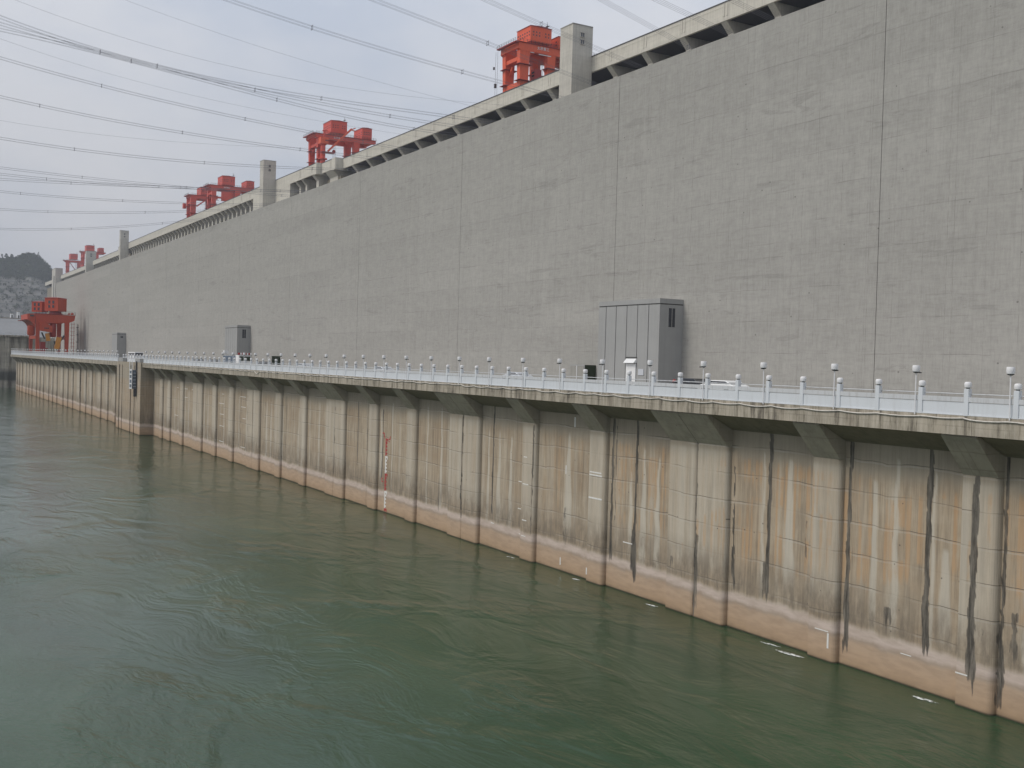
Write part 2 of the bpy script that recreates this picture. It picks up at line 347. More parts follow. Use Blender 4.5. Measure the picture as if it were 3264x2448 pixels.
# ------------------------------------------------------------------ stain maps
def _h(n, seed):
    x = np.sin(n * 127.1 + seed * 311.7) * 43758.5453
    return x - np.floor(x)
def vn(x, seed):
    i = np.floor(x); f = x - i; f = f * f * (3 - 2 * f)
    return _h(i, seed) * (1 - f) + _h(i + 1, seed) * f
def sstep(a, b, x):
    t = np.clip((x - a) / (b - a), 0, 1); return t * t * (3 - 2 * t)
JOINTS = [22.6, 60.9, 99.7, 138.3, 177.0, 214.9]
JLEFT = [292.1 + 38.5 * k for k in range(8)]
DARK = [  # s, z top, z bottom, width, strength
    (56.8, 14.8, 3.4, .24, 1), (43.25, 14.8, 2.9, .27, 1), (72.6, 14.8, 1.8, .2, 1), (97.2, 14.8, 3.6, .2, .95), (49.45, 14.9, 1.2, .22, 1),
    (38.1, 14.9, .4, .16, .8), (39.75, 13.5, 1.3, .3, .9), (39.2, 5.0, 2.6, .9, .35), (64.3, 13.6, .4, .13, .95), (64.1, 6.5, .3, .3, .6), (60.5, 12.0, 9.8, .12, .7), (60.45, 9.2, 6.2, .13, .9),
    (60.4, 6.0, 3.6, .2, .95), (103.4, 13.6, 3, .1, .95), (88.6, 13.4, 3.2, .14, .75), (76.0, 14.7, 2.6, .22, .8), (75.5, 14.7, 5, .1, .6), (83.3, 6.2, 2.6, .5, .45), (45.9, 12.3, 8.2, .09, .5),
    (46.1, 4.6, 3.2, .3, .6), (67.0, 4.4, 3.0, .35, .5), (37.3, 6, 3, .3, .6), (125.9, 13, 4.2, .22, .75), (141.6, 13.6, 2.5, .1, .95), (140.2, 13.6, 3, .12, .6),
    (134.3, 13.6, 5, .2, .8), (130.9, 12, 5, .16, .6), (117.5, 8, 3, .1, .5), (109.7, 6, 2.4, .15, .5), (180.4, 13.5, 2.6, .12, .9), (190.2, 14, 4, .1, .8), (188.8, 13, 4, .1, .7),
    (218.3, 13.5, 3, .12, .9), (33.2, 14, 3, .25, .9), (28, 14, 3, .25, .9), (53.2, 9, 5.5, .12, .5), (34.4, 4.5, 3, .4, .6), (57.0, 5.5, 3.0, .34, .7), (72.7, 5.5, 1.6, .34, .8)]
_r = random.Random(5)
for J in JLEFT:
    for _ in range(5): DARK.append((J + _r.uniform(0, 38), 13.5, _r.uniform(1.5, 5), _r.uniform(.15, .35), _r.uniform(.5, .9)))
for s in np.arange(150, 258, 6.5): DARK.append((s + _r.uniform(-2, 2), _r.uniform(9, 14), _r.uniform(2.5, 6), _r.uniform(.08, .16), _r.uniform(.3, .7)))
PALE = [(83.0, 13.0, .25, 5.0, 1.4), (95.9, 12.4, .1, 4.5, .9), (98.2, 12.4, .1, 4.0, .5), (71.5, 12.5, .2, 4, .9), (73.3, 10.5, .1, 5, .5), (54.8, 13.2, .3, 5.5, 1.1), (47.4, 12.6, .3, 4.5, .5), (45.7, 14.0, .2, 4.5, .6),
        (41.9, 9, .3, 5, .9), (57.4, 13.5, .1, 4, .25), (42.9, 13.5, .1, 4, .22), (69.6, 12, .1, 4, .8), (126.3, 13, .15, 5, .9), (122.9, 14, .3, 3, .3), (112.9, 14, .2, 3, .35), (109.2, 14, .2, 3, .6), (93.5, 12, .2, 4, .7), (144.6, 13.4, .2, 3, .5),
        (149, 13, .3, 4, .6), (155, 12, .3, 4, .8), (36.6, 14, .2, 4, .4)]
for s in np.arange(160, 258, 5.0): PALE.append((s + _r.uniform(-2, 2), _r.uniform(11, 14), .2, 3, _r.uniform(.3, 1.0)))
for J in JLEFT:
    for _ in range(10): PALE.append((J + _r.uniform(0, 38), 13.5, .2, 3, _r.uniform(.2, .8)))

def stain(s, z):
    """three maps for points (s, z) on the quay: black seepage, rust, lime"""
    R = np.zeros_like(s); B = np.zeros_like(s)
    zw = (vn(z * 0.9, 3) - .5) * 0.12
    for (c, zt, zb, w, k) in DARK:
        near = np.abs(s - c) < w * 2.5 + 0.4
        if not near.any(): continue
        ss = s[near]; zz = z[near]
        ww = .8 * w * (0.75 + 0.6 * vn(zz * 0.8, c)) * (1 + 0.5 * sstep(6, 2, zz))
        m = 1 - sstep(ww * 0.62, ww * 1.18, np.abs(ss - c + zw[near] + (vn(zz * 3, c + 1) - .5) * .08))
        m *= sstep(zb - .9, zb + .8, zz + (vn(ss * 6, c + 2) - .5) * 1.6) * (1 - sstep(zt - .1, zt + .2, zz))
        R[near] = np.maximum(R[near], m * k)
    for (c, zt, w0, zb, w1) in PALE:
        near = np.abs(s - c) < w1 + 0.5
        if not near.any(): continue
        ss = s[near]; zz = z[near]
        w = w0 / 2 + (w1 - w0) / 2 * np.clip((zt - zz) / (zt - zb), 0, 1)
        m = (1 - sstep(w * .75, w * 1.15 + .05, np.abs(ss - c + (vn(zz * .7, c) - .5) * .2))) * (1 - sstep(zt - .4, zt, zz)) * sstep(zb - 2.5, zb, zz)
        B[near] = np.maximum(B[near], m * .85)
    # rust blooming in columns between the pour lines, strongest close to the viewer
    col = np.floor(s / 0.42); row = np.floor((z + .5) / 2.05)
    g = (_h(col, 11) * .55 + _h(col * 3 + row * 17, 12) * .45)
    inside = 1 - sstep(.30, .46, np.abs((s / 0.42 - col) - .5) * (0.8 + .4 * _h(col, 5)))
    zf = sstep(3.6, 6.5, z) * (1 - sstep(12.2, 13.2, z))
    reg = vn(s * .23, 21) * .7 + vn(z * .5 + s * .1, 22) * .5
    G = .8 * sstep(.42, .62, g) * inside * zf * sstep(.36, .62, reg) * (1 - sstep(62, 98, s))
    G = np.maximum(G, 0.5 * sstep(.62, .8, vn(s * 4.5, 31)) * zf * sstep(.45, .65, vn(s * .2, 23)) * (1 - sstep(75, 120, s)))
    B = np.maximum(B, .3 * sstep(.6, .85, vn(s * 1.7, 41)) * sstep(3, 4.5, z) * (1 - sstep(11.5, 13.6, z)) * (0.4 + vn(s * .3, 44)))
    G = G * (1 - B * .6)
    return R, G, B

def stained_strip(name, prof, z0, z1, dz, parent, extra=None):
    """vertical skin over the plan profile prof=[(s,Y)...], with the stain map stored per vertex"""
    nz = max(2, int(round((z1 - z0) / dz))); n = len(prof)
    zz = np.linspace(z0, z1, nz + 1)
    vs = [(s, y, z) for z in zz for s, y in prof]
    fs = [(j * n + i, j * n + i + 1, (j + 1) * n + i + 1, (j + 1) * n + i) for j in range(nz) for i in range(n - 1)]
    mb = MB(); mb.add(vs, fs)
    k = len(vs)
    if extra: extra(mb)
    o = mb.build(name, M_QUAY, parent)
    a = o.data.color_attributes.new('stain', 'FLOAT_COLOR', 'POINT')
    V = np.array([(p[0], p[2]) for p in mb.v]); s = -V[:, 0]; z = V[:, 1]
    R, G, B = stain(s.astype(float), z.astype(float))
    if name == 'pier': B = np.maximum(B, (.30 + .45 * vn(s * 3.1, 77)) * sstep(3, 5, z) * (1 - sstep(12.8, 13.4, z))); G = G * .7
    data = np.stack([R, G, B, np.ones_like(R)], 1).astype(np.float32).ravel()
    a.data.foreach_set('color', data)
    return o

# ------------------------------------------------------------------ river
t = NT('river_water', 0.06, 0.5); X, Yc, Z = t.xyz()
patch = t.ramp(t.noise((0.035, 0.06, 1), 4, 0.6), [(0.35, 0.0), (0.65, 1.0)])
wc = t.mix(patch, (0.020, 0.047, 0.021), (0.034, 0.070, 0.034))
t.b.inputs['IOR'].default_value = 1.33
sp = t.n.new('ShaderNodeBump'); sp.inputs['Strength'].default_value = 1.0; sp.inputs['Distance'].default_value = 1.0
n1 = t.noise((0.5, 1.0, 1), 6, 0.66, dist=0.3)
n2 = t.noise((0.09, 0.19, 1), 4, 0.55, loc=(3, 1, 0), dist=1.2)
n3 = t.noise((2.6, 4.2, 1), 5, 0.7, loc=(8, 2, 0), dist=0.2)
mask = t.ramp(t.noise((0.03, 0.045, 1), 3, 0.55, loc=(11, 5, 0), dist=0.8), [(0.42, 0.12), (0.65, 1.0)])
hh = t.math('ADD', t.math('MULTIPLY', n1, t.math('MULTIPLY', mask, 0.045)), t.math('MULTIPLY', n2, 0.22))
hh = t.math('ADD', hh, t.math('MULTIPLY', n3, t.math('ADD', t.math('MULTIPLY', mask, 0.020), 0.012)))
# turbulence welling up in irregular patches off the wall
pz_ = t.ramp(t.noise((0.05, 0.085, 1), 3, 0.5, loc=(4.3, 2.2, 0), dist=1.4), [(0.52, 0.0), (0.80, 1.0)])
hh = t.math('ADD', hh, t.math('MULTIPLY', t.math('MULTIPLY', pz_, t.noise((0.35, 0.8, 1), 4, 0.6, loc=(1, 9, 0), dist=1.2)), 0.34))
t.l.new(hh, sp.inputs['Height']); t.l.new(sp.outputs[0], t.b.inputs['Normal'])
M_WATER = t.color(wc)
mb = MB(); mb.add([(-300, -3000, 0), (5000, -3000, 0), (5000, 90, 0), (-300, 90, 0)], [(0, 1, 2, 3)])
tag(mb.build('river_water', M_WATER), kind='structure')
mb = MB(); mb.box(-300, 5000, -3000, 1500, -6, -5)
tag(mb.build('river_bed', M_SOFFIT), kind='structure')

# ------------------------------------------------------------------ quay platform in front of the powerhouse
quay = empty('quay_platform', 150, 54, 0, 'long concrete river platform on sloping brackets with stained piers standing in the water', 'platform')
YF, YP, YB, ZD = 52.0, 54.3, 54.75, 17.0
def corbel(e, w):
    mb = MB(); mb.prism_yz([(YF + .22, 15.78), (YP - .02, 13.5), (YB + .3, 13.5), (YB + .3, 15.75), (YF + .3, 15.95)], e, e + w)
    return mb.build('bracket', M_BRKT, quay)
def pier(e, w, fine):
    ds = .12 if fine else .4
    prof = [(e, YB + .35)] + [(e, YB - .1)] + [(e + .38 - .38 * math.cos(a), YP + .35 - .35 * math.sin(a)) for a in np.linspace(0, PI / 2, 6)]
    n = max(2, int((w - .38) / ds)); prof += [(e + .38 + (w - .38) * i / n, YP) for i in range(1, n + 1)]
    prof += [(e + w, YB + .35)]
    stained_strip('pier', prof, -3, 13.52, .3 if fine else .6, quay)
edges = []
for J in JOINTS:
    corbel(J, 3.38); corbel(J + 3.46, 3.3); pier(J, 3.38, J < 120); pier(J + 3.46, 3.3, J < 120)
    edges += [J]
    for d, w in ((15.7, 2.35), (27.35, 2.35)):
        corbel(J + d, w); pier(J + d, w, J + d < 120)
corbel(250.0, 2.2); pier(250.0, 2.2, False)
for J in JLEFT[:7]:
    w = 5.2
    corbel(J, w); pier(J, w, False)
    for d, w in ((15.7, 2.4), (27.2, 2.4)):
        corbel(J + d, w); pier(J + d, w, False)
corbel(JLEFT[7] - 1.4, 2.4); pier(JLEFT[7] - 1.4, 2.4, False)
stained_strip('bay_wall', [(s, YB) for s in np.arange(8, 131.0, .12)], -3, 15.2, .3, quay)
stained_strip('bay_wall', [(s, YB) for s in np.arange(130.94, 262.1, .3)], -3, 15.2, .45, quay)
stained_strip('bay_wall', [(s, YB) for s in np.arange(290, 566.1, .5)], -3, 15.2, .6, quay)
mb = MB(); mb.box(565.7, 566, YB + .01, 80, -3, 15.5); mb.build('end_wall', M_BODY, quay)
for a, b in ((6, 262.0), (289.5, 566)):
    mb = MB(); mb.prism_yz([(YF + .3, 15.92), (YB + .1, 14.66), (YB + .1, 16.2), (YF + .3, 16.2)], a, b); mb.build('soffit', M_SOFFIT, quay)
    mb = MB(); s = a
    while s < b - 1:
        s2 = min(b, s + 19.25 if s > a else (s // 19.25 + 1) * 19.25); mb.box(s + .012, s2 - .012, YF, YF + .32, 15.9, ZD); s = s2
    mb.build('fascia', M_FASCIA, quay)
mb = MB(); mb.box(6, 566, YF + .32, 71.9, 16.2, ZD - .01); mb.build('deck', M_DECK, quay)

# gate pier with slots that juts out between the two runs
gate = empty('gate_pier', 276, 53, 0, 'wide concrete gate pier with vertical slots jutting out halfway along the river platform', 'pier')
slots = [(267.2, 268.1), (271.7, 272.8), (282.7, 283.5), (286.3, 287.6)]
a = 260.7
for (p, q) in slots + [(290.6, None)]:
    prof = [(a, YB + .3)] + [(a + (p - a) * i / 8, 51.7) for i in range(9)] + [(p, YB + .3)]
    o = stained_strip('pier_face', prof, -3, 16.98, .5, gate); a = q
mb = MB(); mb.box(260.75, 290.5, 52.6, 54.7, -3, 16.2); mb.build('slot_back', M_GROOVE, gate)
mb = MB(); mb.box(260.68, 290.6, 51.72, 54.7, 16.2, 17.01); mb.build('cap', M_FASCIA, gate)
for (p, q) in ((284.2, 289.8), (263.0, 268.6)):
    mb = MB(); mb.box(p, q, 51.9, 52.9, 17.0, 17.95); mb.build('hoist_block', M_BLOCK, gate, bevel=.05)
cage = empty('stair_cage', 266.2, 51, 10.7, 'blue-grey stair cage with a white ladder frame hanging on the gate pier', 'stair cage')
mb = MB(); mb.box(264.75, 267.5, 50.62, 51.5, 10.75, 15.15); mb.build('cage_body', M_BLUEGREY, cage)
mb = MB()
for z in (10.7, 11.75, 12.9, 14.0, 15.0): mb.box(264.6, 267.7, 50.5, 50.6, z, z + .32)
for s in (264.6, 267.4): mb.box(s, s + .3, 50.46, 50.58, 10.7, 17.4)
mb.build('ladder_frame', M_WHITE, cage)
mb = MB()
for z in (11.2, 12.0, 12.8, 13.6, 14.4): mb.box(264.5, 264.7, 50.8, 51.4, z, z + .12)
mb.build('side_rungs', M_CARSIL, cage)
mb = MB(); mb.box(264.8, 265.3, 51.0, 51.6, 8.9, 10.7); mb.build('bottom_hook', M_DARK, cage)
mb = MB(); mb.box(264.7, 265.1, 51.4, 51.65, 15.1, 17.3); mb.build('hanger', M_DARK, cage)

# ------------------------------------------------------------------ railing
def make_post(parent, s):
    mb = MB(); mb.box(s - .15, s + .15, YF - .02, YF + .26, ZD - .02, 18.5)
    mb.box(s + .15, s + .19, YF + .02, YF + .2, ZD, 18.45)
    o = mb.build('post', M_RAIL, parent, base=(s, YF, ZD), bevel=.012)
    mb = MB(); mb.lathe((s, YF + .12, 18.5), [(.10, 0), (.10, .07)], 10); nk = mb.build('lamp_neck', M_DARK, o, base=(s, YF + .12, 18.5))
    mb = MB(); mb.lathe((s, YF + .12, 18.56), [(.15, 0), (.185, .03), (.20, .14), (.195, .25), (.165, .31), (.07, .33)], 14)
    mb.build('post_lamp', M_GLOBE, o, base=(s, YF + .12, 18.56), smooth=True)
    return o
def make_panel(parent, s0, s1):
    mb = MB(); mb.box(s0, s1, YF + .04, YF + .12, ZD + .03, 17.74)
    mb.box(s0, s1, YF - .01, YF + .03, ZD, ZD + .05)
    o = mb.build('panel', M_RAIL, parent, base=(s0, YF, ZD))
    mb = MB(); mb.box(s0, s1, YF + .0, YF + .16, 17.765, 18.03); mb.build('panel_cap', M_RAILTOP, o, base=(s0, YF, 17.76))
    return o
def make_bar(parent, s0, s1):
    mb = MB(); mb.tube([(s0, YF + .2, 18.21), (s1, YF + .2, 18.21)], .032, 6)
    return mb.build('top_rail', M_RAILTOP, parent, base=(s0, YF + .2, 18.21))
def railing(label, ss, step=(0, 0)):
    r = empty('railing', ss[0], YF, ZD, label, 'railing')
    P = make_post(r, ss[0]); A = make_panel(r, ss[0] + .15, ss[1] - .15); B = make_bar(r, ss[0] + .15, ss[1] - .15)
    L0 = ss[1] - ss[0] - .3
    for i, s in enumerate(ss[1:], 1):
        c = copy_tree(P, r); c.location.x = P.location.x - (s - ss[0])
        if i < len(ss) - 1:
            for o in (A, B):
                d = copy_tree(o, r); d.location.x = o.location.x - (s - ss[0]); d.scale.x = (ss[i + 1] - s - .3) / L0
    return r
ps = [128.5, 125.0, 121.5, 118.0, 114.5, 110.9, 107.4, 103.9, 100.4, 96.9, 93.4, 89.9, 86.4, 82.7, 79.3, 75.9, 72.4, 68.9, 65.5, 62.0, 58.7, 55.3, 51.9, 48.6, 45.2, 41.9, 38.6]
ps = sorted(p * 52 / 56 for p in ps)
POSTS = [ps[0] - 3.1 * k for k in range(5, 0, -1)] + ps
while POSTS[-1] < 257.5: POSTS.append(POSTS[-1] + 3.25)
railing('white panel railing with round post lamps nearest the viewer, right of the gate pier', POSTS)
LPOSTS = [291.5 + 3.27 * k for k in range(84)]
railing('distant white panel railing running from the gate pier to the red deck crane', LPOSTS)
rg = railing('short set-back white railing on top of the slotted gate pier', [261.5 + 3.5 * k for k in range(9)])
rg.location.y += .95
# tall lamps: one beside every second post
def make_lamp(s):
    r = empty('lamp_post', s, YF - .08, ZD - .1)
    mb = MB(); mb.tube([(s, YF - .08, ZD - .1), (s, YF - .08, 19.34)], .035, 8); mb.build('pole', M_GLOBE, r, smooth=True)
    mb = MB(); mb.lathe((s, YF - .08, 19.30), [(.06, 0), (.17, .04), (.19, .07)], 12); mb.box(s - .3, s - .15, YF - .12, YF - .04, 19.3, 19.37); mb.build('lamp_base', M_DARK, r)
    mb = MB(); mb.lathe((s, YF - .08, 19.36), [(.15, 0), (.20, .04), (.225, .18), (.22, .33), (.20, .40), (.17, .39)], 16)
    o = mb.build('lamp_shade', M_GLOBE, r, smooth=True); return r
MARKS = [(88.6, 'tall drum lamp in front of the grey stair block with the white door'), (98.5, 'tall drum lamp at the left edge of the nearest stair block'), (105.5, 'tall drum lamp before the dark green cabinet beside the nearest stair block'),
         (119, 'tall drum lamp above the bay just right of the red and white water gauge'), (131, 'tall drum lamp above the pier just left of the red and white water gauge'), (144, 'tall drum lamp left of the nearer silver car'), (176, 'tall drum lamp left of the farther silver car'),
         (215.5, 'tall drum lamp beside the truck with the striped bar'), (254.5, 'last tall drum lamp before the slotted gate pier'), (67, 'fifth tall drum lamp from the right edge, right of the nearest stair block')]
def lamp_mark(s):
    for m, tx in MARKS:
        if abs(s - m) < 3.25 and not any(abs(s - q) < 3.25 for q in used_marks.get(m, [])):
            used_marks.setdefault(m, []).append(s); last_mark[s] = tx; return tx
    return last_mark.get(s)
used_marks = {}; last_mark = {}
near = ['tall drum lamp rising beside the railing post at the right edge of the photo', 'second tall drum lamp from the right edge, above the railing',
        'third tall drum lamp from the right edge, left of the wall joint', 'fourth tall drum lamp from the right edge, above the white panels']
L0 = make_lamp(POSTS[1] + .3); rr = random.Random(3)
li = 0
proto_used = False
for run, lst, lab, grp in ((0, POSTS, 'tall drum lamp on a thin pole along the railing right of the gate pier', 'tall lamps on the near railing'),
                           (1, LPOSTS, 'tiny tall lamp on the far railing between gate pier and deck crane', 'tall lamps on the far railing')):
    i0 = 5 if run == 0 else 0
    for i in range(i0, len(lst), 2):
        s = lst[i] + .3
        if not proto_used: o = L0; proto_used = True
        else: o = copy_tree(L0)
        o.location.x = -s; o.rotation_euler = (rr.uniform(-.015, .015), rr.uniform(-.02, .02), rr.uniform(0, 6))
        if run == 0 and li < 4: tag(o, near[li], 'lamp', 'tall lamps on the near railing')
        elif run == 0 and lamp_mark(s): tag(o, lamp_mark(s), 'lamp', grp)
        elif run == 1 and i == 0: tag(o, 'first tall lamp on the far railing, right beside the gate pier', 'lamp', grp)
        elif run == 1 and i >= len(lst) - 2: tag(o, 'last tall lamp at the far left end of the railing', 'lamp', grp)
        else: tag(o, lab, 'lamp', grp)
        li += 1
# drain pipe / cable swagged along the fascia
cs = []; s = 24.0
while s < 255:
    L = 3.05 + rr.uniform(-.3, .3); sag = rr.uniform(.06, .12) if not 168 < s < 172 else .42; b0 = 16.83 + rr.uniform(-.03, .03)
    for k in range(6): cs.append((s + L * k / 6, YF - .05, b0 - sag * math.sin(PI * k / 6)))
    s += L
mb = MB(); mb.tube(cs, .045, 6)
tag(mb.build('hose', M_CABLE, base=(24, YF, 16.8), smooth=True), 'cream hose hanging in shallow swags below the white railing', 'hose')

# water gauge painted on the bay wall
ga = empty('water_gauge', 124.8, YB, 0, 'red and white toothed water gauge on the stained quay wall', 'gauge')
zs = [9.33, 7.1, 4.9, 2.7, .5, .12]
for i in range(5):
    z1, z0 = zs[i], zs[i + 1]; mb = MB(); Y0 = YB - .02
    mb.box(124.72, 124.95, Y0, YB + .02, z0 + .02, z1)
    n = 5 if i < 4 else 1
    for k in range(n):
        h = (zs[0] - zs[1]) / 5; zt = z1 - k * h; w = .55 if k == 0 else .3
        mb.box(124.72 - w, 124.73, Y0, YB + .02, zt - h * .52, zt)
        if k == 0: mb.box(124.72 - w, 124.73 - w + .18, Y0, YB + .02, zt - h * .9, zt - h * .5)
    mb.build('gauge_band', M_GAUGER if i % 2 == 0 else M_GAUGEW, ga, label='red band' if i % 2 == 0 else 'white band')
mb = MB()
for (s, z, w, h) in ((125.75, 9.95, .5, .14), (125.4, 9.7, .16, .5), (125.25, 9.4, .14, .3), (123.6, 9.45, .16, .5), (123.85, 9.3, .4, .14), (123.75, 9.0, .2, .14), (125.8, 4.2, .4, .12), (125.9, 3.95, .14, .35), (125.6, 3.8, .4, .12)):
    mb.box(s - w / 2, s + w / 2, YB - .015, YB + .02, z - h / 2, z + h / 2)
mb.build('gauge_mark', M_GAUGER, ga)
# short white datum dashes painted on the quay
wd = [(78.85, 77.05, 9.8, .12, YP), (78.9, 76.95, 9.55, .12, YP), (78.9, 76.9, 7.52, .14, YP), (91.9, 90.6, 7.5, .09, YB), (90.4, 89.3, 7.45, .09, YP), (90.3, 89.7, 10.1, .09, YP), (91.9, 91.0, 4.8, .08, YB), (91.6, 91.0, 2.3, .08, YB),
      (90.4, 89.6, 2.35, .08, YP), (97.3, 96.7, 2.6, .08, YB), (90.3, 89.5, 3.9, .09, YP), (74.2, 72.9, 4.24, .09, YB), (45.0, 44.2, 1.9, .05, YB), (51.7, 50.5, 2.0, .06, YP), (40.7, 39.9, 1.9, .08, YP), (83.45, 83.32, 9.5, .8, YB), (84.0, 83.85, .9, .7, YB), (79.0, 78.85, .9, .6, YP), (50.6, 50.45, 1.4, 1.0, YP), (82.2, 82.0, 14.0, .9, YB)]
for i, (s1, s0, z, h, Y) in enumerate(wd):
    mb = MB(); mb.box(s0, s1, Y - .015, Y + .03, z - h / 2, z + h / 2)
    mb.build('painted_dash', M_GAUGEW, quay)
rr2 = random.Random(8)
for J in (186, 193, 200, 207, 221, 228, 236, 243):
    for z in (12.0, 10.2, 8.2, 6.0, 3.1, 1.5):
        if rr2.random() < .45:
            w = rr2.uniform(1.2, 3.5); mb = MB(); mb.box(J, J + w, YB - .015, YB + .03, z - .04, z + .05); mb.build('painted_dash', M_GAUGEW, quay)
# foam where the current meets the piers
t = NT('foam', 0.7, 0.2); fa = t.ramp(t.noise((1.6, 5.0, 1), 5, 0.75), [(0.42, 0.0), (0.56, 1.0)])
t.l.new(fa, t.b.inputs['Alpha']); M_FOAM = t.color((0.72, 0.74, 0.73))
for j, (s, Y, L, w) in enumerate(((53.0, 53.35, 2.1, .42), (42.0, 53.4, 1.7, .36), (68.6, 53.7, 1.3, .22), (91.6, 53.8, 1.2, .2), (79.8, 53.8, 1.0, .2), (55.4, 53.9, 1.8, .22))):
    ring = []; rr3 = random.Random(j)
    for k in range(22):
        a = 2 * PI * k / 22; q = 1 + rr3.uniform(-.25, .25)
        ring.append((s + math.cos(a) * L / 2 * q, Y + math.sin(a) * w / 2 * q - .12 * math.cos(a), .03))
    mb = MB(); mb.add(ring + [(s, Y, .09)], [(k, (k + 1) % 22, 22) for k in range(22)])
    tag(mb.build('foam', M_FOAM), 'streak of white foam against the foot of a quay pier', 'foam', kind='stuff')

# ------------------------------------------------------------------ powerhouse wall
ph = empty('powerhouse', 250, 72, 17, 'huge blank grey concrete powerhouse wall behind the river platform', 'building')
WJ = [-52.0, -13.6, 24.6, 62.9, 100.8, 139.4, 178.2, 215.6, 252.5] + [290.5 + 38.4 * k for k in range(7)] + [569.0]
YW, ZW = 72.0, 52.36
for i in range(len(WJ) - 1):
    a, b = WJ[i] + .03, WJ[i + 1] - .03
    mb = MB(); mb.box(a, b, YW, YW + 2.0, 16.0, ZW); mb.build('wall_section', M_WALL, ph)
mb = MB(); mb.box(-52, 569, YW + .5, YW + 1.9, 16.0, ZW - .4); mb.build('joint_filler', M_GROOVE, ph)
mb = MB(); mb.box(-52, 568.9, YW + 2.0, 150, ZW - 2.0, ZW - .6); mb.build('roof', M_DECK, ph)
mb = MB(); mb.box(568.0, 568.95, YW + 2.0, 150, 0, ZW - 2.0); mb.build('end_wall', M_WALL, ph)

def stair_block(s0, s1, yf, zt, label, full):
    r = empty('stair_block', s0, yf, ZD, label, 'stair tower')
    mb = MB(); n = 6; xs = [s0 + (s1 - s0) * t for t in (0, .17, .345, .52, .70, .875, 1.0)]
    xs2 = xs[:-1] + [s1]
    for a, b in zip(xs2[:-1], xs2[1:]):
        aa = a if a == s0 else a + .06; bb = b if b == s1 else b - .06
        mb.box(aa, bb, yf, yf + .16, ZD, zt)
    mb.box(s0, s1, yf + .161, YW, ZD, zt)
    mb.build('walls', M_BLOCK, r)
    mb = MB(); mb.box(s0 + .02, s1 - .02, yf + .02, YW, zt, zt + .12); mb.build('cap_joint', M_GROOVE, r)
    mb = MB(); mb.box(s0 - .02, s1, yf - .02, YW, zt + .12, zt + .62); mb.build('parapet', M_BLOCK, r)
    w = MB(); y0 = yf + (YW - yf) * .39; y1 = y0 + .8
    if full: w.box(s0 - .03, s0 + .05, y0, y1, zt - 2.3, zt - .35)
    else: w.box(s0 - .03, s0 + .05, y0, y1, zt - 1.2, zt - .6); 
    wo = w.build('window', M_GLASS, r)
    f = MB(); f.box(s0 - .06, s0, y0 - .06, y1 + .06, zt - .35, zt - .28)
    f.box(s0 - .05, s0, y0 + .36, y0 + .42, zt - (2.3 if full else 1.2), zt - .35); f.build('window_frame', M_BLOCK, wo)
    return r
b1 = stair_block(88.28, 99.2, 68.94, 25.75, 'nearest grey stair block with dark grooves, slot window and white door', True)
mb = MB(); mb.box(92.05, 93.75, 68.86, 68.94, ZD, 19.55); d = mb.build('door', M_WHITE, b1)
mb = MB(); mb.prism_yz([(68.5, 19.62), (68.95, 20.12), (68.95, 19.62)], 91.98, 93.8); mb.build('door_canopy', M_WHITE, b1)
mb = MB(); mb.box(91.9, 93.9, 68.88, 68.95, 20.14, 20.26); mb.build('door_head', M_GROOVE, b1)
mb = MB(); mb.box(90.7, 91.6, 68.88, 68.94, 18.35, 19.0); sg = mb.build('notice_plate', M_CARSIL, b1)
b2 = stair_block(242.3, 252.5, 68.95, 25.6, 'middle grey stair block behind the truck with the striped bar', True)
b3 = stair_block(389.0, 398.6, 69.05, 25.5, 'farthest and smallest grey stair block, right of the deck crane', False)

# louvred cabinets against the wall
def cabinet(s0, s1, y0, z, label):
    r = empty('cabinet', s0, y0, ZD, label, 'cabinet')
    mb = MB(); mb.box(s0, s1, y0, YW, ZD, z); mb.build('body', M_GREEN, r)
    mb = MB(); mb.box(s0 - .02, s1, y0 - .04, y0, ZD, z + .03); mb.build('frame', M_BLOCK, r)
    for a in np.linspace(s0, s1, 3)[:-1]:
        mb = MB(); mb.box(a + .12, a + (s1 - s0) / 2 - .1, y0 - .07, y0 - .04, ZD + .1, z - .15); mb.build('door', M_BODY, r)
    mb = MB(); mb.box(s0 + (s1 - s0) / 2 - .05, s0 + (s1 - s0) / 2 + .05, y0 - .1, y0 - .04, ZD, z - .1); mb.build('post', M_WHITE, r)
cabinet(103.9, 107.0, 70.4, 19.28, 'dark green cabinet with grey doors against the wall left of the nearest stair block')
cabinet(220.5, 223.9, 70.2, 19.4, 'dark cabinet with grey doors against the wall right of the middle stair block')

# ------------------------------------------------------------------ dam crest behind the powerhouse
dam = empty('dam', 600, 205, 0, 'long pale dam crest carried on brackets behind the powerhouse wall', 'dam')
ZC = 120.2
